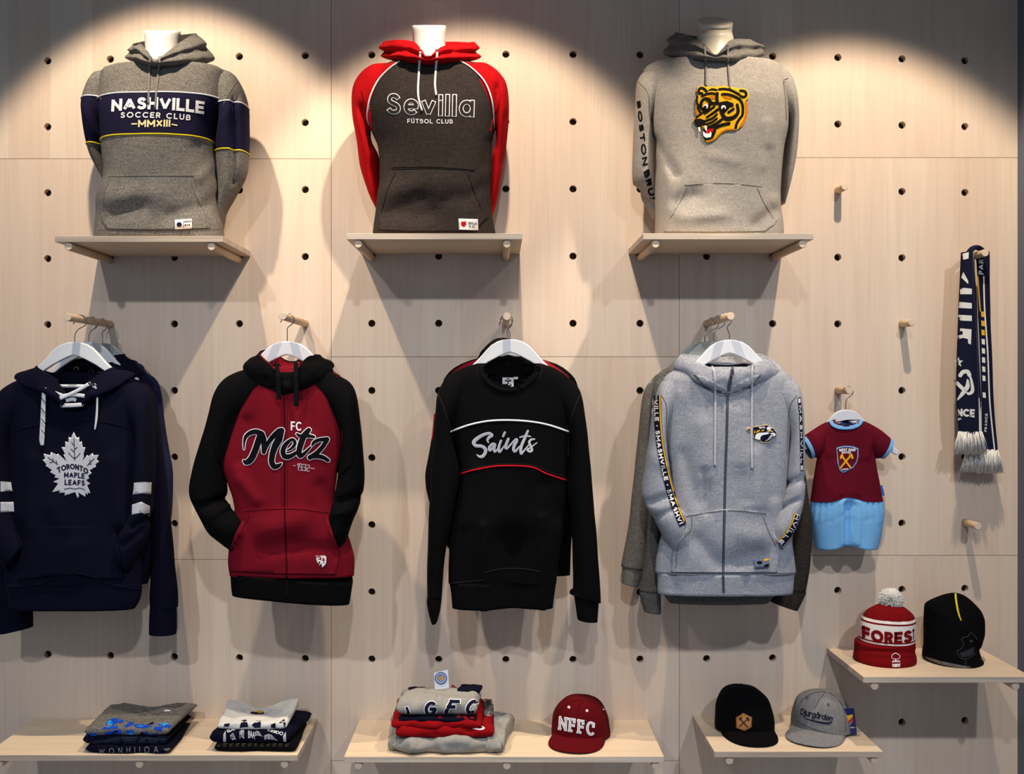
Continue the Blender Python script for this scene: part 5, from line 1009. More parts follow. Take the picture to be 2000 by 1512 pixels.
# ------------------------------------------------ small claret and blue dress
A = T(1540, 740, .2381)
hanger('small white hanger inside the claret and blue dress', pegat(12, 5), A, (470, 252), .085, tip=(.735, .88), bar=False, hr=.015)
th = garment('dress', 'small claret child dress with sky blue skirt hanging on a short peg', A, (470, 700), .085, 'dress')
KP = [(330, .016, .012), (420, .026, .020), (700, .032, .024), (1000, .042, .030)]
body(th, 'bodice', [(334, 350, 592), (352, 318, 628), (380, 282, 668), (420, 252, 704), (480, 246, 712), (600, 244, 704), (700, 228, 716), (850, 203, 744), (960, 190, 762), (1000, 182, 772)], A, .085, KP, F_claret, seed=131, amp=.004, step=3, ex=.75, cut=[(372, 320), (390, 355), (430, 378), (480, 384), (530, 376), (570, 352), (585, 320), (560, 300), (400, 300)],
     creases=[(415, 700, 425, 960, 30, .004), (545, 750, 560, 960, 30, .004), (690, 480, 640, 640, 30, .004), (290, 480, 330, 620, 30, .004)], sag=lambda px, py: 0.014*math.exp(-((px-1659)/24.0)**2)*max(0, min(1, (py-945)/28)))
body(th, 'skirt', [(985, 186, 768), (1000, 183, 770), (1100, 178, 778), (1200, 190, 764), (1330, 208, 738), (1388, 214, 724)], A, .085, [(985, .035, .024), (1010, .038, .026), (1100, .046, .03), (1388, .052, .03)], F_sky, seed=133, amp=.004, step=3, ex=.75,
     creases=[(440, 1040, 452, 1380, 16, .008), (550, 1040, 560, 1380, 16, .008), (500, 1080, 505, 1400, 40, -.022), (215, 1015, 184, 1155, 9, -.0022), (239, 1015, 211, 1183, 9, .0022), (263, 1015, 237, 1141, 9, -.0022), (287, 1015, 264, 1169, 9, .0022), (311, 1015, 291, 1127, 9, -.0022), (335, 1015, 318, 1155, 9, .0022), (359, 1015, 345, 1183, 9, -.0022), (383, 1015, 372, 1141, 9, .0022), (407, 1015, 399, 1169, 9, -.0022), (431, 1015, 426, 1127, 9, .0022), (455, 1015, 452, 1155, 9, -.0022), (479, 1015, 479, 1183, 9, .0022), (503, 1015, 505, 1141, 9, -.0022), (527, 1015, 532, 1169, 9, .0022), (551, 1015, 559, 1127, 9, -.0022), (575, 1015, 586, 1155, 9, .0022), (599, 1015, 613, 1183, 9, -.0022), (623, 1015, 640, 1141, 9, .0022), (647, 1015, 667, 1169, 9, -.0022), (671, 1015, 693, 1127, 9, .0022), (695, 1015, 720, 1155, 9, -.0022), (719, 1015, 747, 1183, 9, .0022), (743, 1015, 774, 1141, 9, -.0022)], sag=lambda px, py: 0.014*math.exp(-((px-1659)/24.0)**2))
sleeve(th, 'sleeve', [(320, 350, 300, 560, .085, .02), (270, 376, 260, 630, .085, .026), (200, 418, 236, 648, .085, .028), (125, 470, 205, 642, .085, .03)], A, F_claret, seed=134, amp=.003, m=30)
sleeve(th, 'sleeve', [(622, 350, 640, 560, .085, .02), (672, 372, 690, 620, .085, .026), (740, 412, 704, 648, .085, .028), (826, 484, 742, 650, .085, .03)], A, F_claret, seed=135, amp=.003, m=30)
sleeve(th, 'cuff', [(132, 468, 208, 640, .085, .0305), (118, 474, 200, 646, .085, .032), (104, 484, 184, 654, .085, .031)], A, F_sky, seed=136, amp=.001, m=12, caps=False)
sleeve(th, 'cuff', [(820, 480, 740, 648, .085, .0305), (836, 488, 752, 652, .085, .032), (854, 498, 772, 658, .085, .031)], A, F_sky, seed=137, amp=.001, m=12, caps=False)
lay(th, 'neck_rib', ribbon2d(TT(A, [(346, 344), (368, 378), (420, 398), (480, 402), (540, 392), (580, 370), (602, 338)]), 7.4, n=50, caps=False), F_sky, .005, 3, thick=.007)
freeribbon(th, 'neck_rib', TT(A, [(375, 345), (430, 366), (480, 370), (540, 364), (585, 338)]), 5, [.083, .070, .067, .070, .083], F_sky, thick=.004)
SH = [(392, 566), (440, 552), (480, 550), (530, 554), (574, 572), (574, 640), (560, 690), (530, 730), (480, 758), (448, 774), (420, 752), (404, 700), (398, 630)]
lay(th, 'crest', poly2d([TT(A, SH)]), F_sky, .0018, 4, thick=.001)
lay(th, 'crest_field', poly2d([TT(A, [(482+(x-482)*.90, 655+(y-655)*.90) for x, y in SH])]), F_claret, .0026, 4)
lay(th, 'crest_lettering', K2(A, 'WEST HAM', [(416, 574), (548, 572), (546, 596), (414, 598)], .24, gap=.14, arch=.6), P_white, .0032, 0)
lay(th, 'crest_lettering', K2(A, 'UNITED', [(434, 598), (514, 596), (512, 612), (434, 614)], .24, gap=.14), P_white, .0032, 0)
lay(th, 'crest_lettering', K2(A, 'LONDON', [(434, 738), (488, 734), (488, 744), (436, 750)], .22), P_white, .0032, 0)
for it in ([('r', [(428, 728), (508, 632)], 14), ('p', [(494, 622), (522, 612), (534, 652), (520, 660), (512, 640)])], [('r', [(508, 726), (440, 636)], 14), ('p', [(426, 626), (446, 614), (452, 636), (430, 660), (422, 652)])]): lay(th, 'crest_hammer', many(A, it), P_gold, .0034, 0)
freepoly(th, 'side_tag', [TT(A, [(742, 876), (770, 874), (790, 958), (764, 962)])], .09, .002, fabric('tag_blue', '3a5aa8', .2, '5a80c8', sheen=0))

# ------------------------------------------------ scarf looped over its peg
A = T(1860, 480, .298)
F_scarf = fabric('navy_knit', '14162c', .15, '34364e', bump=.5, scale=300)
F_wknit = fabric('white_knit', 'd8d6d0', .3, 'ffffff', bump=.5, scale=300)
th = garment('scarf', 'navy knitted supporter scarf with white fringe draped over a short peg', A, (150, 700), .10, 'scarf')
sleeve(th, 'rear_end', [(236, 40, 150, 40, .072, .014), (240, 140, 165, 140, .070, .014), (246, 400, 170, 400, .066, .014), (262, 700, 176, 700, .062, .014), (276, 1000, 186, 1000, .060, .014), (300, 1352, 190, 1340, .058, .013)], A, F_scarf, seed=141, amp=.003, m=70)
sleeve(th, 'front_end', [(128, 40, 60, 44, .098, .016), (134, 140, 58, 140, .098, .018), (152, 350, 46, 350, .098, .018), (166, 600, 34, 600, .098, .017), (178, 800, 28, 800, .098, .016), (190, 1000, 24, 1000, .098, .016), (196, 1232, 42, 1222, .098, .015)], A, F_scarf, seed=142, amp=.003, m=70)
pz = hole(14, 3)
# the bridge over the peg
rg = []
for k in range(25):
    t = k/24*math.pi; r = 0.0175
    cx_, cz_ = pz.x-0.006+math.cos(t)*0.030, pz.z-0.010+math.sin(t)*0.031
    o = Vector((math.cos(t), 0, math.sin(t))); dd = 0.085+0.014*(-math.cos(t))
    rg.append([Vector((cx_, -dd, cz_))+o*0.007*math.cos(q)+Vector((0, -1, 0))*(0.017 if math.cos(t) < 0 else 0.013)*math.sin(q) for q in [2*math.pi*j/16 for j in range(16)]])
th.add('loop', loft(rg), F_scarf, surf=True)
lay(th, 'stripe', ribbon2d(TT(A, [(140, 60), (142, 200), (160, 450), (172, 700), (180, 950), (184, 1226)]), 5.2, caps=False, n=60), F_wknit, .0015, 0)
lay(th, 'stripe', ribbon2d(TT(A, [(206, 200), (212, 420), (232, 700), (244, 1000), (262, 1200), (278, 1345)]), 2.8, caps=False, n=60), F_wknit, .0015, 0)
lay(th, 'stripe', ribbon2d(TT(A, [(164, 150), (174, 300), (184, 430)]), 2.4, caps=False, n=40), P_gold, .0018, 0)
for q in ([(66, 52), (108, 42), (106, 84), (72, 92)], [(58, 208), (72, 172), (104, 230), (104, 252)], [(50, 286), (74, 276), (128, 282), (128, 318), (52, 318)], [(46, 368), (128, 376), (128, 412), (42, 408)], [(40, 452), (128, 458), (128, 494), (36, 490)], [(34, 540), (126, 548), (122, 648), (104, 640), (102, 612), (72, 604), (32, 614), (36, 588), (68, 582), (68, 560), (34, 562)]):
    lay(th, 'knit_letter', poly2d([TT(A, q)]), F_wknit, .0015, 5)
lay(th, 'knit_star', poly2d([TT(A, [(40+32*math.sin(2*math.pi*k/10)*(1 if k % 2 == 0 else .42), 764-36*math.cos(2*math.pi*k/10)*(1 if k % 2 == 0 else .42)) for k in range(10)])]), F_wknit, .0015, 4)
lay(th, 'knit_bird', many(A, [('r', [(52, 850), (70, 828), (100, 826), (112, 848)], 26), ('r', [(108, 840), (124, 880), (132, 950), (108, 970), (92, 962)], [12, 16, 24, 20, 6]), ('r', [(30, 900), (66, 935), (84, 952)], 24), ('r', [(34, 1010), (66, 970), (98, 925), (100, 880)], [8, 26, 30, 12])]), F_wknit, .0015, 4)
lay(th, 'knit_lettering', K2(A, 'NCE', [(30, 1068), (146, 1072), (144, 1126), (32, 1116)], .26, gap=.14), F_wknit, .0016, 4)
lay(th, 'knit_lettering', T2(A, 'F', [(36, 1130), (60, 1130), (58, 1146), (38, 1146)], bold=.04), F_wknit, .0016, 4)
lay(th, 'knit_lettering', K2(A, 'PAR', [(172, 186), (172, 90), (204, 90), (204, 190)], .24), F_wknit, .0016, 4)
for y in (430, 490, 550, 610, 670, 730, 790, 850, 960): lay(th, 'knit_letter', poly2d([TT(A, [(188+ (y-430)*.02, y), (210+(y-430)*.015, y+4), (212+(y-430)*.015, y+38), (190+(y-430)*.02, y+36)])]), F_wknit if y > 560 else P_gold, .0015, 5)
lay(th, 'knit_lettering', K2(A, 'FRANCE', [(210, 1220), (216, 1100), (232, 1100), (226, 1220)], .22), F_wknit, .0016, 4)
def fringe(x0, x1, y0, y1, d, n, spread, seed):
    random.seed(seed); bm = bmesh.new()
    for k in range(n):
        u = random.random(); a = A((x0+(x1-x0)*u, y0+random.uniform(-6, 4))); e = (x0+(x1-x0)*u+(u-.5)*spread+random.uniform(-14, 14), y1+random.uniform(-26, 8)); b = A(e)
        dd = d+random.uniform(-.012, .012); m1 = ((a[0]+b[0])/2+random.uniform(-2, 2), (a[1]+b[1])/2)
        tube([W(*a, dd), W(*m1, dd+random.uniform(0, .008)), W(*b, dd+random.uniform(-.006, .006))], lambda t: .0010*(1.15-.6*t), 4, bm=bm)
    return bm
F_fringe = fabric('fringe_yarn', 'e0ddd6', .3, 'ffffff', sheen=.2)
for x0, x1, y0, y1, d, s in ((40, 196, 1222, 1366, .10, 1), (190, 300, 1340, 1490, .06, 2), (90, 200, 1350, 1480, .055, 3)):
    o = th.add('fringe', fringe(x0, x1, y0, y1, d, 260, 60, s), F_fringe); o['kind'] = 'stuff'
# ================================================================== knitted hats
A = T(1590, 1130, .205)
zc = lambda y, d=.14: zat(A((0, y))[1], d)
c = W(*A((675, 700)), .14); yb = ybot(A, .14, sh7.z+.0006)
F_knitr = fabric('red_knit', '6e090f', .15, '88141a', bump=.6, scale=300, sheen=.03)
F_knitw = fabric('cream_knit', 'd9d2cc', .3, 'f4f0ec', bump=.6, scale=300, sheen=.03)
th = Thing('knitted_hat', 'red and white knitted bobble hat with a white pom-pom on the shelf', 'hat', (c.x, -.14, sh7.z+.0006))
hp = [(244, .02, .02), (300, .055, .05), (400, .070, .066), (560, .074, .070), (yb, .074, .070)]
body(th, 'crown', [(246, 640, 780), (258, 600, 830), (290, 545, 884), (340, 492, 936), (400, 460, 958), (480, 444, 958), (560, 440, 950), (640, 444, 944), (700, 446, 940)], A, .14, hp[:4]+[(700, .074, .07)], [F_knitr, F_knitw], seed=201, amp=.003, n=96, step=1.2, ex=1, ey=1, zs=[zc(y) for y in (362, 386, 402, 552, 566, 582)], creases=[(560, 270, 540, 400, 20, -.003), (700, 260, 710, 420, 14, -.003), (800, 260, 850, 420, 16, -.003)])
body(th, 'turn_up', [(586, 470, 920), (590, 420, 932), (602, 400, 944), (640, 398, 946), (690, 394, 948), (740, 386, 956), (yb-12, 390, 956), (yb, 402, 946)], A, .14, [(586, .060, .056), (602, .080, .076), (690, .080, .076), (740, .083, .078), (yb, .082, .077)], F_knitr, seed=202, amp=.0025, n=96, step=1.5, ex=1, ey=1, creases=[(390, 690, 960, 700, 22, -.004)])
lay(th, 'lettering', K2(A, 'FORES', [(455, 444), (938, 486), (932, 604), (460, 560)], .27, gap=.16, arch=-9), F_knitr, .0016, 4)
lay(th, 'lettering', poly2d([TT(A, [(938, 486), (957, 478), (957, 502), (952, 506), (952, 578), (944, 584), (944, 510), (938, 512)])]), F_knitr, .0016, 4)
lay(th, 'crest', many(A, [('r', [(742, 758), (740, 740), (752, 722), (775, 712), (800, 722), (818, 742), (812, 762), (790, 768), (760, 768), (742, 758)], 5), ('r', [(778, 766), (778, 788)], 7), ('r', [(745, 788), (782, 784), (818, 786)], 5), ('r', [(745, 798), (782, 794), (818, 797)], 5)]), P_white, .0016, 0)
lay(th, 'crest_lettering', K2(A, 'FOREST', [(746, 814), (822, 812), (820, 842), (752, 846)], .22), P_white, .0016, 4)
random.seed(5); bm = bmesh.new(); pc = W(*A((731, 205)), .135); R0 = .0345
for k in range(2600):
    v = Vector((random.gauss(0, 1), random.gauss(0, 1), random.gauss(0, 1))).normalized(); a = pc+v*R0*.35; r = R0*random.uniform(.82, 1.06)
    b = pc+(v+Vector((random.uniform(-.18, .18), random.uniform(-.18, .18), random.uniform(-.22, .06)))).normalized()*r
    u = v.cross(Vector((.3, .5, .8))).normalized()*.0008; w2 = v.cross(u).normalized()*.0008
    p = [bm.verts.new(a+u), bm.verts.new(a-u*.5+w2), bm.verts.new(a-u*.5-w2), bm.verts.new(b+u*.7), bm.verts.new(b-u*.35+w2*.7), bm.verts.new(b-u*.35-w2*.7)]
    for f in ((0, 1, 4, 3), (1, 2, 5, 4), (2, 0, 3, 5), (3, 4, 5)): bm.faces.new([p[i] for i in f])
o = th.add('pom_pom', bm, F_fringe); o['kind'] = 'stuff'
c = W(*A((1320, 700)), .135)
th = Thing('knitted_hat', 'black beanie with a yellow crown seam and dark shield emblem on the shelf', 'hat', (c.x, -.135, sh7.z+.0006)); yb = ybot(A, .135, sh7.z+.0006)
body(th, 'crown', [(140, 1300, 1376), (150, 1250, 1410), (185, 1160, 1468), (238, 1068, 1525), (258, 1056, 1545), (320, 1054, 1588), (400, 1052, 1608), (500, 1056, 1602), (600, 1058, 1572), (680, 1054, 1552), (740, 1050, 1562), (yb-8, 1066, 1580), (yb, 1076, 1570)], A, .135, [(140, .008, .008), (250, .045, .045), (400, .068, .062), (yb, .086, .075)], F_black, seed=205, amp=.005, n=96, step=1.5, ex=1, ey=1, creases=[(1330, 180, 1400, 410, 26, -.008), (1100, 300, 1250, 350, 40, .004), (1060, 620, 1100, 700, 25, -.004), (1540, 640, 1600, 700, 25, -.006)])
lay(th, 'seam_tape', ribbon2d(TT(A, [(1347, 142), (1352, 200), (1365, 280), (1382, 350), (1402, 402)]), [3.6, 3.6, 3.6, 3.2, 2.0], n=40, caps=False), P_yellow, .0014, 3)
lay(th, 'lining_edge', poly2d([TT(A, [(1060, 742), (1090, 752), (1200, 786), (1320, 812), (1420, 830), (1500, 846), (1440, 852), (1330, 846), (1200, 818), (1100, 782), (1068, 764)])]), F_grey, .0018, 4)
F_badge = fabric('tone_grey_print', '3e4046', .2, '54565c', sheen=0)
lay(th, 'emblem', many(A, [('r', [(1402, 582), (1432, 558), (1468, 552), (1490, 518), (1528, 545), (1552, 580)], 5), ('r', [(1402, 582), (1424, 622), (1408, 664), (1362, 696), (1392, 752), (1440, 768), (1490, 748), (1540, 716)], 5), ('d', (1497, 597), 12), ('r', [(1450, 780), (1440, 808), (1452, 832)], 5)]), F_badge, .0014, 0)
lay(th, 'emblem_field', poly2d([TT(A, [(1382, 712), (1440, 690), (1530, 652), (1520, 720), (1470, 742), (1412, 752)])]), fabric('tone_dark_print', '2a2b30', .2, '3c3e44', sheen=0), .0012, 4)

# ================================================================== caps
def cap(name, label, x, y, z, yaw, F_cloth, F_bill, rx=.083, ry=.086, hh=.112, bill=.062, lean=(0, 0), pinch=0.0, seed=0, back=False, tiltf=.010, under=None, flare=.11):
    th = Thing(name, label, 'cap', (x, y, z)); Mx = Matrix.Translation((x, y, z)) @ Matrix.Rotation(yaw, 4, 'Z')
    n, m = 72, 26; rings = []
    for i in range(m):
        t = i/(m-1)*0.985; s = math.sin(t*math.pi/2); rg = []
        for k in range(n):
            a = 2*math.pi*k/n; fr = max(0.0, -math.sin(a)); ex = .62-.16*fr
            rad = math.cos(t*math.pi/2)**ex*(1+.03*math.sin(t*math.pi))
            px, py = rx*math.cos(a)*rad, ry*math.sin(a)*rad
            pz = .004+hh*s**(1.05)*(1+.05*fr)+.010*fr*(1-t)
            d = .0022*noise.noise(Vector((px*25+seed, py*25, pz*25)))-pinch*math.exp(-((px*1.0)/.012)**2)*t*fr
            seamd = min(abs(((a-math.pi/2) % (math.pi/3))), abs(((a-math.pi/2) % (math.pi/3))-math.pi/3)); d -= .0012*math.exp(-(seamd/.03)**2)
            q = 1+d/max(.03, math.hypot(px, py))
            rg.append(Mx @ Vector((px*q+lean[0]*s*s, py*q+lean[1]*s*s, pz+d)))
        rings.append(rg)
    th.add('crown', loft(rings, False, True), F_cloth, surf=True)
    top = Mx @ Vector((lean[0], lean[1], .004+hh*1.0))
    bm = bmesh.new(); bmesh.ops.create_uvsphere(bm, u_segments=16, v_segments=8, radius=.0075)
    for v in bm.verts: v.co = Vector((v.co.x, v.co.y, v.co.z*.5))+top
    th.add('top_button', bm, F_cloth, surf=False)
    # bill
    nu, nv = 44, 12; T_, B_ = [], []
    for i in range(nu+1):
        u = -1+2*i/nu; a = -math.pi/2+u*1.12; a0 = Vector((rx*.99*math.cos(a), ry*.99*math.sin(a)))
        e = Vector((a0.x*(1+flare*(1-abs(u)**6)+.03), a0.y-bill*(1-abs(u)**3.0)**.62-.004)); tr_, br_ = [], []
        for j in range(nv+1):
            v = j/nv; p = a0.lerp(e, v); zz = .018*(1-v*.75)-tiltf*.6*u*u+.0015
            zz = max(zz, .0028)
            tr_.append(Mx @ Vector((p.x, p.y, zz+.0016))); br_.append(Mx @ Vector((p.x, p.y, zz-.0016)))
        T_.append(tr_); B_.append(br_)
    bm = bmesh.new(); VT = [[bm.verts.new(p) for p in r] for r in T_]; VB = [[bm.verts.new(p) for p in r] for r in B_]
    for i in range(nu):
        for j in range(nv):
            bm.faces.new((VT[i][j], VT[i][j+1], VT[i+1][j+1], VT[i+1][j])); bm.faces.new((VB[i][j], VB[i+1][j], VB[i+1][j+1], VB[i][j+1])).material_index = 1
        bm.faces.new((VT[i][nv], VB[i][nv], VB[i+1][nv], VT[i+1][nv]))
    for j in range(nv):
        bm.faces.new((VT[0][j], VB[0][j], VB[0][j+1], VT[0][j+1])); bm.faces.new((VT[nu][j], VT[nu][j+1], VB[nu][j+1], VB[nu][j]))
    bmesh.ops.remove_doubles(bm, verts=bm.verts[:], dist=1e-5)
    th.add('bill', bm, [F_bill, under or F_bill], surf=True)
    th.Mx = Mx; return th
xat = lambda px, d: (px-VX)/S/kd(d)
A = T(1330, 1300, .21)
th = cap('baseball_cap', 'black cap with a tan leather hexagon patch on a low shelf', xat(1453, .12), -.125, sh6.z, .03, F_black, F_black, hh=.118, rx=.083, lean=(-.006, .008), pinch=.004, seed=3, flare=.03)
lay(th, 'leather_patch', poly2d([TT(A, [(580, 443), (661, 482), (656, 576), (590, 613), (514, 580), (510, 484)])]), plain('tan_leather', 'a8713f', .6), .0018, 4, thick=.002)
lay(th, 'patch_edge', ribbon2d(TT(A, [(580, 456), (649, 489), (645, 570), (590, 600), (525, 573), (521, 491)]), .7, closed=True, n=6*10), plain('leather_stamp', '5c3a1e', .7), .0024, 0)
for it in ([('r', [(545, 568), (622, 495)], 9), ('p', [(600, 480), (625, 484), (640, 505), (630, 522), (614, 500)])], [('r', [(622, 576), (552, 495)], 9), ('p', [(538, 494), (560, 478), (572, 486), (556, 500), (548, 512)])]): lay(th, 'patch_hammer', many(A, it), plain('stamp_black', '18110c', .7), .0026, 0)
F_mel = fabric('grey_melange_twill', '5e5d60', .7, '9c9b9b', streak=(2.2, 1, .6), scale=380, sheen=.02)
th = cap('baseball_cap', 'light grey cap with navy script lettering and a blue hang tag on a low shelf', xat(1604, .13), -.130, sh6.z, -.55, F_mel, F_mel, hh=.108, rx=.083, bill=.072, flare=.16, seed=7, under=F_navy)
P_emb = fabric('navy_embroidery', '12142a', .2, '2c3050', sheen=0, bump=.6)
B2 = [(1108, 394), (1410, 466), (1404, 520), (1112, 458)]
lay(th, 'lettering', K2(A, 'Djurgården', B2, .15, gap=.10, shear=.2, rnd=True), P_emb, .0022, 4)
lay(th, 'lettering_swash', ribbon2d(TT(A, [(1150, 492), (1220, 512), (1300, 530), (1370, 538), (1402, 526)]), [1, 2.6, 3.2, 3.4, 2], n=30), P_emb, .0022, 0)
M_mels = fabric('seam_melange', '4a4a4c', .3, '68686a', sheen=0)
for pts in ([(1345, 242), (1250, 252), (1170, 285), (1108, 350), (1084, 470)], [(1348, 244), (1300, 300), (1262, 360), (1240, 400)], [(1372, 248), (1450, 300), (1505, 390), (1528, 500), (1532, 620)], [(1070, 512), (1180, 568), (1300, 612), (1420, 638), (1530, 642)]): seam(th, A, pts, 1.1, M_mels)
for x, y in ((1178, 302), (1370, 362)): eyelet(th, *A((x, y)), .0032, M_mels)
th.add('tag_cord', tube([W(*A((1520, 470)), .165), W(*A((1545, 425)), .175), W(*A((1562, 412)), .183)], .0006, 6), M_cordw)
M_tag = plain('tag_navy', '16205a', .35)
freepoly(th, 'hang_tag', [TT(A, [(1512, 402), (1608, 397), (1622, 500), (1638, 645), (1534, 641), (1520, 520)])], .186, .0012, M_tag)
for q, mt in (([(1532, 468), (1598, 456), (1600, 520), (1566, 558), (1540, 530)], plain('tag_yellow', 'e0b020', .4)), ([(1545, 530), (1598, 475), (1600, 515), (1560, 552)], plain('tag_red', 'c02020', .4)), ([(1566, 556), (1598, 520), (1596, 530), (1572, 556)], plain('tag_blue_field', '3050b0', .4))):
    freepoly(th, 'tag_crest', [TT(A, q)], .1868+.0003*(mt.name == 'tag_red')+.0005*(mt.name == 'tag_blue_field'), .0004, mt)
def freetext(th, tr, s, quad, d, mat, bold=.02, name='tag_lettering'):
    bm = T2(tr, s, quad, bold=bold)
    for v in bm.verts: v.co = W(v.co.x, v.co.y, d)
    return th.add(name, bm, mat, smooth=False)
freetext(th, A, 'OFFICIAL PRODUCT', [(1536, 572), (1620, 570), (1620, 582), (1537, 584)], .1874, M_label)
A = T(660, 1290, .325)
F_rcap = fabric('red_wool_twill', '54070f', .12, '6c121c', sheen=.02)
th = cap('baseball_cap', 'dark red cap with four white block letters on a low shelf', xat(1134, .13), -.133, sh5.z, -.26, F_rcap, F_rcap, hh=.106, rx=.083, bill=.068, flare=.14, seed=9, under=plain('green_underbill', '24382c', .8))
B2 = [(1332, 336), (1543, 372), (1540, 456), (1328, 416)]
for ch, u0, u1 in (('N', .0, .205), ('F', .285, .44), ('F', .535, .69), ('C', .785, .985)):
    L = lambda u, t: ((B2[0][0]*(1-u)+B2[1][0]*u)*(1-t)+(B2[3][0]*(1-u)+B2[2][0]*u)*t, (B2[0][1]*(1-u)+B2[1][1]*u)*(1-t)+(B2[3][1]*(1-u)+B2[2][1]*u)*t)
    q = [L(u0, 0), L(u1, 0), L(u1, 1), L(u0, 1)]
    lay(th, 'letter', K2(A, ch, q, .15, serif=True, grow=1.2), P_white, .0022, 4)
    lay(th, 'letter_fill', K2(A, ch, q, .15, serif=True, grow=-1.7), P_lgrey, .0030, 4)
M_reds2 = fabric('seam_dark_red', '3c050c', .2, '58101a', sheen=0)
for pts in ([(1484, 236), (1450, 270), (1440, 330)], [(1490, 236), (1560, 268), (1610, 330), (1632, 440)], [(1470, 236), (1400, 250), (1340, 290), (1300, 370)]): seam(th, A, pts, .9, M_reds2)
for x, y in ((1388, 281), (1497, 302), (1599, 291)): lay(th, 'eyelet', disc2d(*A((x, y)), 2.6), P_white, .0014, 0); lay(th, 'eyelet_hole', disc2d(*A((x, y)), .9), F_dred, .0020, 0)
# ================================================================== folded clothes
def folded(th, name, fr, bk, z0, hF, hB, mat, seed, amp=.0026, n=44, m=54, tr=None, sag=0.0, bulge=0.0, notch=0.0, wob=.006, lift=0.0, soft=1.0):
    """soft folded pad; fr, bk: (crop x left, crop x right, depth from the wall)"""
    P = lambda x, d: Vector((xat(tr((x, 0))[0], d), -d))
    fl, fr_, bl, br = P(fr[0], fr[2]), P(fr[1], fr[2]), P(bk[0], bk[2]), P(bk[1], bk[2]); rings = []
    for i in range(m):
        u = i/(m-1); au = abs(2*u-1); sc = max(.05, (1-au**14))**.5; rg = []
        f, b = fl.lerp(fr_, u), bl.lerp(br, u); b = b.lerp(f, notch*math.exp(-((u-.5)/.2)**2))
        Lv = max((b-f).length, .02)
        for k in range(n):
            nh = n//4; hl = (lambda v_: hF+(hB-hF)*v_)
            if k < nh: a = -math.pi/2+math.pi*k/(nh-1); h_ = hl(0); v = (h_*.5*soft*(1-math.copysign(abs(math.cos(a))**.8, math.cos(a))))/Lv; cc, ss = math.cos(a), math.sin(a)
            elif k < 2*nh: t_ = (k-nh+1)/(nh+1); v = hl(0)*.5*soft/Lv*(1-t_)+(1-hl(1)*.5/Lv)*t_; cc, ss = 0.0, 1.0
            elif k < 3*nh: a = math.pi/2+math.pi*(k-2*nh)/(nh-1); h_ = hl(1); v = 1-(h_*.5*(1+math.cos(a)))/Lv; cc, ss = math.cos(a), math.sin(a)
            else: t_ = (k-3*nh+1)/(n-3*nh+1); v = (1-hl(1)*.5/Lv)*(1-t_)+hl(0)*.5*soft/Lv*t_; cc, ss = 0.0, -1.0
            hz = hl(v); zz = z0+hz*.5+hz*.5*math.copysign(abs(ss)**.85, ss)*sc
            p = f.lerp(b, v); q = Vector((p.x, p.y, zz)); edge = max(au**3, abs(2*v-1)**3)
            q.x += wob*noise.noise(Vector((v*3.1+seed, z0*40, u*1.5)))*au**2; q.y += wob*noise.noise(Vector((u*4.3+seed*1.7, z0*40, 7)))
            d = amp*(noise.noise(Vector((q.x*20+seed, q.y*20, q.z*24)))+.6*noise.noise(Vector((q.x*46+seed, q.y*28, q.z*50))))
            w = max(0, ss)
            q.z += d*1.4*w+bulge*w*math.sin(math.pi*u)-sag*w*math.cos(2*math.pi*u*1.5+seed)*.5+lift*w*v*v*au**2; q.y -= d*max(0, cc)*1.8; q.x += d*.8*(2*u-1)
            q.z = max(q.z, z0+.0003)
            rg.append(q)
        rings.append(rg)
    bm = loft(rings)
    return th.add(name, bm, mat, surf=True)
def fthing(name, label, cat, tr, fr, z, group=None): return Thing(name, label, cat, Vector((xat(tr(((fr[0]+fr[1])/2, 0))[0], fr[2]-.1), -(fr[2]-.1), z)), group)
# left pile
A = T(150, 1375, .125); z = sh4.z+.0004
fr, bk = (130, 1470, .293), (520, 1790, .07)
th = fthing('folded_shirt', 'navy folded t-shirt with white lettering, bottom of the pile under the camouflage print', 'shirt', A, fr, z)
folded(th, 'cloth', fr, bk, z, .024, .016, F_navy, 301, tr=A)
lay(th, 'lettering', K2(A, 'WONHIIOA', [(345, 700), (1270, 660), (1275, 765), (345, 780)], .13, gap=.9), fabric('faded_print', '8a8c94', .4, '2a2c3c', sheen=0, scale=120), .0012, 5)
lay(th, 'care_label', poly2d([TT(A, [(1345, 705), (1440, 690), (1480, 700), (1470, 745), (1400, 740)])]), F_grey, .0014, 4)
z += .0228; fr, bk = (85, 1400, .292), (500, 1780, .075)
th = fthing('folded_shirt', 'dark navy folded t-shirt with thin pale stripes under the camouflage print shirt', 'shirt', A, fr, z)
folded(th, 'cloth', fr, bk, z, .025, .014, F_navy, 302, tr=A)
F_strip = fabric('stripe_blue', '3e5468', .2, '5a7084', sheen=0)
for k in range(6):
    y = 520+k*24
    lay(th, 'stripe', ribbon2d(TT(A, [(110, y+100-k*2), (400, y+55), (750, y+8), (1100, y+14), (1395, y+40)]), .55, n=60, caps=False), F_strip, .0012, 0)
for q in ([(640, 500), (690, 495), (730, 600), (690, 610)], [(960, 505), (1010, 505), (930, 630), (890, 640)], [(1090, 540), (1120, 545), (1090, 650), (1060, 650)], [(1280, 560), (1310, 565), (1300, 650), (1270, 650)]): lay(th, 'letter', poly2d([TT(A, q)]), P_black, .0018, 5)
z += .0240; fr, bk = (105, 1420, .289), (520, 1890, .045)
th = fthing('folded_shirt', 'grey folded t-shirt with blue camouflage lettering on top of its pile', 'shirt', A, fr, z)
folded(th, 'cloth', fr, bk, z, .024, .012, F_grey, 303, tr=A, amp=.003, sag=.003, notch=.10)
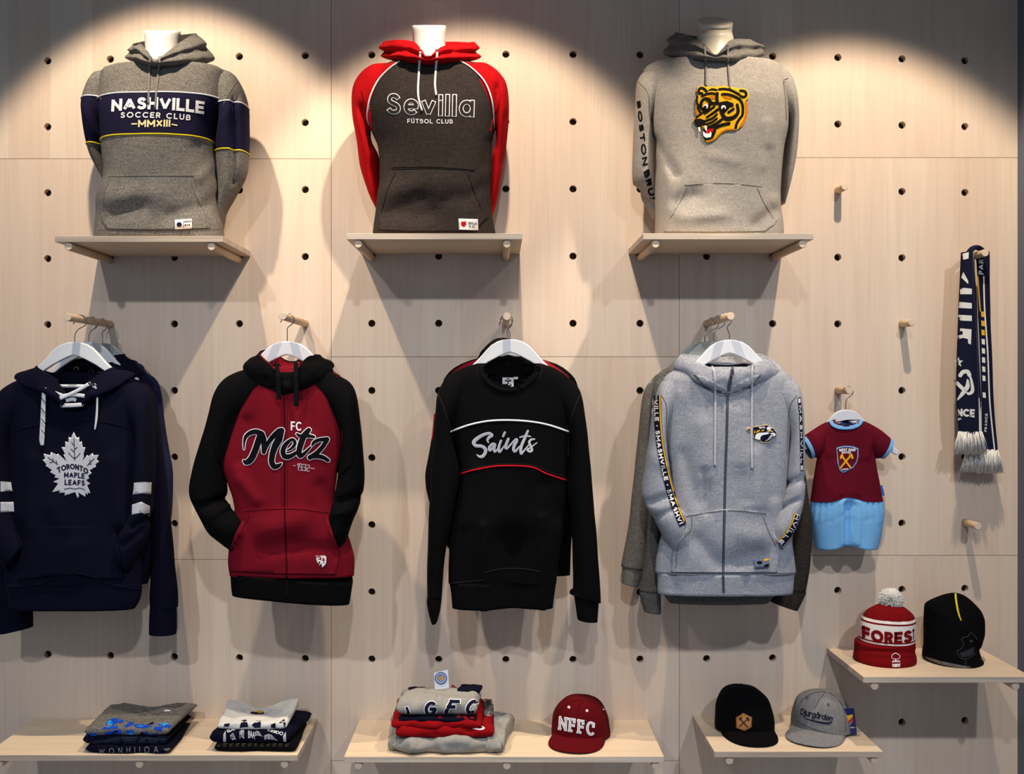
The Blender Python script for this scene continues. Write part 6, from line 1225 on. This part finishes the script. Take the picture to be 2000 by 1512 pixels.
lay(th, 'neck_rib', ribbon2d(TT(A, [(1040, 82), (1100, 120), (1200, 150), (1300, 152), (1400, 118), (1470, 95)]), 2.2, n=40), F_dgrey, .0012, 0)
lay(th, 'neck_print', poly2d([TT(A, [(1365, 100), (1400, 92), (1465, 98), (1462, 112), (1370, 118)])]), P_white, .0016, 4)
P_b1, P_b2 = fabric('blue_print', '1546b8', .1, '2a60d8', sheen=0), fabric('light_blue_print', '2f9ae0', .1, '50b8f0', sheen=0)
for q, mt in (([(395, 400), (500, 250), (560, 222), (660, 225), (750, 265), (700, 300), (640, 290), (560, 340), (640, 345), (650, 380)], P_b1), ([(480, 290), (520, 240), (560, 300), (545, 360), (470, 370)], P_b2), ([(750, 345), (840, 270), (905, 305), (830, 350), (770, 372)], P_b1), ([(885, 345), (920, 315), (1000, 318), (1090, 330), (1210, 290), (1180, 350), (1060, 380), (940, 375)], P_b1), ([(920, 330), (990, 325), (1050, 350), (960, 358)], P_b2), ([(1100, 320), (1180, 282), (1215, 290), (1120, 350)], P_black), ([(1190, 390), (1260, 320), (1340, 300), (1480, 340), (1440, 385), (1360, 360), (1310, 430)], P_b1), ([(1290, 310), (1380, 290), (1440, 310), (1360, 345)], P_b2),
              ([(150, 500), (180, 470), (310, 450), (295, 545), (240, 555), (150, 575)], P_b1), ([(150, 555), (230, 535), (300, 560), (155, 580)], P_black), ([(430, 470), (480, 430), (600, 405), (690, 400), (695, 465), (600, 480), (500, 505), (440, 515)], P_b1), ([(520, 470), (600, 420), (650, 415), (590, 480)], P_black), ([(770, 420), (890, 402), (890, 450), (780, 490)], P_b1), ([(780, 460), (860, 445), (880, 480), (780, 490)], P_b2), ([(970, 475), (1020, 435), (1120, 450), (1090, 520), (1030, 510)], P_b1), ([(970, 475), (1020, 435), (1060, 480), (1030, 510)], P_black), ([(1165, 470), (1260, 455), (1265, 530), (1190, 545)], P_b1), ([(1330, 500), (1400, 450), (1425, 500), (1380, 550), (1340, 545)], P_black)):
    lay(th, 'camouflage_letter', poly2d([TT(A, q)]), mt, .0012 if mt is P_b1 else .0018, 5)
# second pile
A = T(400, 1370, .11); z = sh4.z+.0004
fr, bk = (155, 1600, .277), (420, 1830, .08)
th = fthing('folded_shirt', 'black folded shirt with olive camouflage lettering, bottom of the pile under the white shirt', 'shirt', A, fr, z)
folded(th, 'cloth', fr, bk, z, .021, .020, F_black, 311, tr=A)
F_oliv = fabric('olive_print', '2c2c22', .2, '44443a', sheen=0)
for x in range(220, 1500, 110): lay(th, 'camouflage_letter', poly2d([TT(A, [(x, 740+(x % 3)*8), (x+66, 738), (x+70, 765), (x+20, 770), (x+64, 800), (x-4, 806)])]), F_oliv, .0012, 5)
z += .0200; fr, bk = (105, 1510, .276), (420, 1900, .055)
th = fthing('folded_shirt', 'navy folded sweatshirt with arched white lettering under the white shirt', 'shirt', A, fr, z)
folded(th, 'cloth', fr, bk, z, .037, .024, F_navy, 312, tr=A, amp=.003)
lay(th, 'lettering', T2(A, 'GLASGOW', [(385, 500), (690, 400), (690, 450), (400, 560)], bold=.03), P_white, .0012, 4)
lay(th, 'lettering', T2(A, 'CZ8DO', [(1110, 490), (1400, 545), (1380, 610), (1110, 520)], bold=.02), P_white, .0012, 4)
for q in ([(330, 580), (370, 520), (378, 720), (325, 725)], [(1440, 540), (1385, 620), (1400, 720), (1445, 720)]): lay(th, 'print_border', poly2d([TT(A, q)]), P_lgrey, .0012, 4)
for s_, q in (('CLUB', [(445, 620), (505, 560), (560, 690), (490, 700)]), ('1902', [(615, 530), (700, 505), (700, 670), (615, 670)]), ('BAA', [(770, 520), (890, 545), (890, 680), (770, 660)]), ('ESTUDIO', [(890, 540), (960, 535), (1035, 640), (890, 620)]), ('SPORTIVO', [(1050, 610), (1180, 590), (1310, 715), (1060, 680)])): lay(th, 'lettering', T2(A, s_, q, bold=.03, arch=2), P_lgrey, .0012, 4)
z += .0355; fr, bk = (212, 1425, .268), (420, 1650, .055)
F_whit = fabric('white_jersey', 'cfccc6', .4, 'f2f0ec', sheen=.02)
th = fthing('folded_shirt', 'white folded t-shirt with navy print on top of its pile', 'shirt', A, fr, z)
folded(th, 'cloth', fr, bk, z, .021, .012, F_whit, 313, tr=A, amp=.004, sag=.004, notch=.30, lift=.014)
for q in ([(625, 430), (655, 335), (740, 322), (775, 455), (690, 462), (620, 470)], [(830, 420), (920, 345), (1005, 342), (985, 470), (880, 470)], [(345, 400), (450, 388), (425, 448), (342, 452)], [(1175, 410), (1255, 382), (1260, 488), (1178, 492)], [(1312, 385), (1410, 310), (1440, 400), (1415, 470), (1390, 380)]): lay(th, 'letter', poly2d([TT(A, q)]), P_navy, .0014, 4)
lay(th, 'neck_rib', ribbon2d(TT(A, [(640, 150), (760, 215), (900, 240), (1040, 230), (1180, 160)]), 2.0, n=40), fabric('rib_white', 'b8b6b2', .3, 'd8d6d2', sheen=0), .0012, 0)
lay(th, 'neck_label', poly2d([TT(A, [(805, 215), (830, 180), (920, 190), (960, 155), (1050, 190), (1055, 222), (900, 235)])]), P_navy, .0016, 4)
lay(th, 'neck_label_mark', poly2d([TT(A, [(900, 175), (960, 158), (1040, 200), (960, 205)])]), P_gold, .0022, 4)
th.add('tag_string', tube([W(*A((1110, 50)), .09), W(*A((1150, 95)), .10), W(*A((1190, 150)), .11)], .0007, 6), M_cordw)
# middle pile
A = T(740, 1300, .135); z = sh5.z+.0004
F_stone = fabric('stone_grey_heather', '7c7a75', .6, 'b6b2aa', scale=420)
fr, bk = (195, 1720, .292), (180, 1900, .07)
th = fthing('folded_hoodie', 'grey heather folded hoodie, bottom of the pile with the white card tag', 'hoodie', A, fr, z)
folded(th, 'cloth', fr, bk, z, .047, .034, F_stone, 321, tr=A, soft=1.3, amp=.006, m=64, n=52, wob=.012)
folded(th, 'sleeve', (1560, 1790, .284), (1640, 1950, .09), z, .040, .060, F_stone, 322, tr=A, amp=.006)
folded(th, 'sleeve', (140, 330, .268), (200, 420, .09), z, .034, .040, F_stone, 323, tr=A, amp=.005)
z += .0435; fr, bk = (255, 1665, .284), (300, 1640, .07)
F_reds = fabric('bright_red_fleece', '82080e', .12, '9c181c', sheen=.03)
th = fthing('folded_sweatshirt', 'red folded sweatshirt with a white swoosh line lying on the grey hoodie', 'sweatshirt', A, fr, z)
folded(th, 'cloth', fr, bk, z, .026, .040, F_reds, 324, tr=A, amp=.004)
lay(th, 'print_line', ribbon2d(TT(A, [(1090, 855), (1250, 885), (1400, 915), (1480, 920), (1520, 905), (1490, 880)]), [.8, 1.6, 2.4, 3, 3, 1.5], n=40), P_white, .0014, 0)
lay(th, 'grey_panel', poly2d([TT(A, [(1520, 480), (1640, 490), (1655, 700), (1620, 735), (1525, 725)])]), F_stone, .002, 5)
z += .0225; fr, bk = (195, 1480, .280), (260, 1520, .085)
th = fthing('folded_shirt', 'bright red folded shirt with a white letter under the grey top of the pile', 'shirt', A, fr, z)
folded(th, 'cloth', fr, bk, z, .020, .036, F_reds, 325, tr=A, amp=.004)
z += .0165; fr, bk = (290, 1400, .274), (330, 1440, .12)
th = fthing('folded_shirt', 'dark and red checked folded shirt just below the grey lettered sweatshirt', 'shirt', A, fr, z)
folded(th, 'cloth', fr, bk, z, .012, .020, F_navy, 326, tr=A, amp=.002)
for x, y in ((860, 745), (1130, 735), (1220, 740), (1320, 750), (1240, 775)): lay(th, 'check_patch', poly2d([TT(A, [(x, y-18), (x+55, y-16), (x+58, y+18), (x-4, y+18)])]), F_reds, .0012, 4)
z += .0105; fr, bk = (255, 1420, .268), (350, 1480, .14)
th = fthing('folded_sweatshirt', 'grey folded sweatshirt with outlined navy letters on top of its pile', 'sweatshirt', A, fr, z)
folded(th, 'cloth', fr, bk, z, .051, .048, F_stone, 327, tr=A, soft=1.6, amp=.005, m=64, n=52)
for k, (ch, q) in enumerate((('L', [(372, 590), (440, 585), (470, 780), (410, 785)]), ('G', [(670, 520), (825, 515), (810, 735), (655, 730)]), ('F', [(1010, 495), (1165, 495), (1050, 700), (950, 690)]), ('C', [(1310, 490), (1430, 495), (1380, 720), (1230, 700)]))):
    if ch == 'L':
        lay(th, 'letter_outline', ribbon2d(TT(A, [(395, 590), (425, 680), (445, 790)]), [7.5, 9, 9.5], n=20, caps=False), P_white, .0014, 4); lay(th, 'letter', ribbon2d(TT(A, [(398, 600), (425, 680), (442, 790)]), [4.5, 6, 6.5], n=20, caps=False), P_navy, .0022, 4); continue
    lay(th, 'letter_outline', K2(A, ch, q, .24, shear=.1, grow=2.6), P_white, .0014, 4); lay(th, 'letter', K2(A, ch, q, .24, shear=.1, grow=-.4), P_navy, .0022, 4)
folded(th, 'collar', (1130, 1470, .20), (1180, 1500, .15), z+.045, .012, .014, F_navy, 328, tr=A, amp=.003, m=24, n=20)
folded(th, 'collar', (400, 680, .18), (430, 690, .14), z+.036, .012, .012, F_navy, 329, tr=A, amp=.002, m=24, n=20)
def card(th, name, quad, d, mat): return freepoly(th, name, [TT(A, quad)], d, .0012, mat)
M_card = plain('white_card', 'dfe3ee', .4); M_cblue = plain('card_blue', '2c4488', .4)
card(th, 'hang_tag', [(798, 106), (998, 64), (1018, 372), (1000, 470), (820, 470)], .165, M_card)
for pts, mt, wd in (([(898+82*math.cos(2*math.pi*k/16), 184+84*math.sin(2*math.pi*k/16)) for k in range(17)], M_cblue, 1.6), ([(898+64*math.cos(2*math.pi*k/16), 184+66*math.sin(2*math.pi*k/16)) for k in range(17)], plain('card_pale_blue', '8c9cc8', .4), 1.4), ([(898+44*math.cos(2*math.pi*k/16), 184+46*math.sin(2*math.pi*k/16)) for k in range(17)], M_cblue, 1.4)):
    freeribbon(th, 'tag_ring', TT(A, pts), wd, .1668, mt, thick=.0006, n=64)
card(th, 'tag_emblem', [(870, 170), (890, 150), (918, 165), (925, 200), (895, 214), (872, 205)], .1664, plain('tag_gold', 'c08a20', .5))
card(th, 'tag_fold', [(885, 348), (1010, 352), (1050, 385), (920, 412)], .172, plain('card_shade', 'c6cad8', .5))
card(th, 'red_tag', [(1020, 345), (1062, 276), (1185, 365), (1100, 400), (1030, 380)], .160, plain('red_card', '8a1420', .5))

# ------------------------------------------------------------------ pieces of parts hang under the part they belong to
UNDER = {'label_print': ('woven_label', 'neck_label'), 'neck_label_mark': ('neck_label',), 'lettering_fill': ('lettering',), 'lettering_shade': ('lettering',), 'letter_fill': ('letter',), 'tape_edge': ('sleeve_tape',), 'tape_lettering': ('sleeve_tape',), 'zip_teeth': ('zip_tape',), 'cuff': ('sleeve',), 'lace_mark': ('lace_end',), 'patch_edge': ('leather_patch',), 'patch_hammer': ('leather_patch',), 'eyelet_hole': ('eyelet',), 'tag_crest': ('hang_tag',), 'tag_lettering': ('hang_tag',), 'tag_ring': ('hang_tag',), 'tag_emblem': ('hang_tag',)}
for k in ('shading', 'stripes', 'mouth', 'teeth', 'eyes', 'field', 'vein', 'outline', 'white', 'gold'): UNDER['emblem_'+k] = ('emblem_patch',)
for k in ('cross', 'dragon', 'lettering', 'field', 'hammer'): UNDER['crest_'+k] = ('crest',)
base = lambda o: o.name.split('.')[0]
def mid_of(o):
    n = len(o.data.vertices); a = np.empty(n*3); o.data.vertices.foreach_get('co', a); return a.reshape(-1, 3).mean(0)
for root in [o for o in COL.objects if o.type == 'EMPTY' and o.parent is None]:
    kids = [o for o in root.children if o.type == 'MESH']
    for o in kids:
        want = UNDER.get(base(o))
        if not want: continue
        c = [k for k in kids if base(k) in want]
        if not c: continue
        m_ = mid_of(o); o.parent = min(c, key=lambda k: float(np.sum((mid_of(k)-m_)**2)))
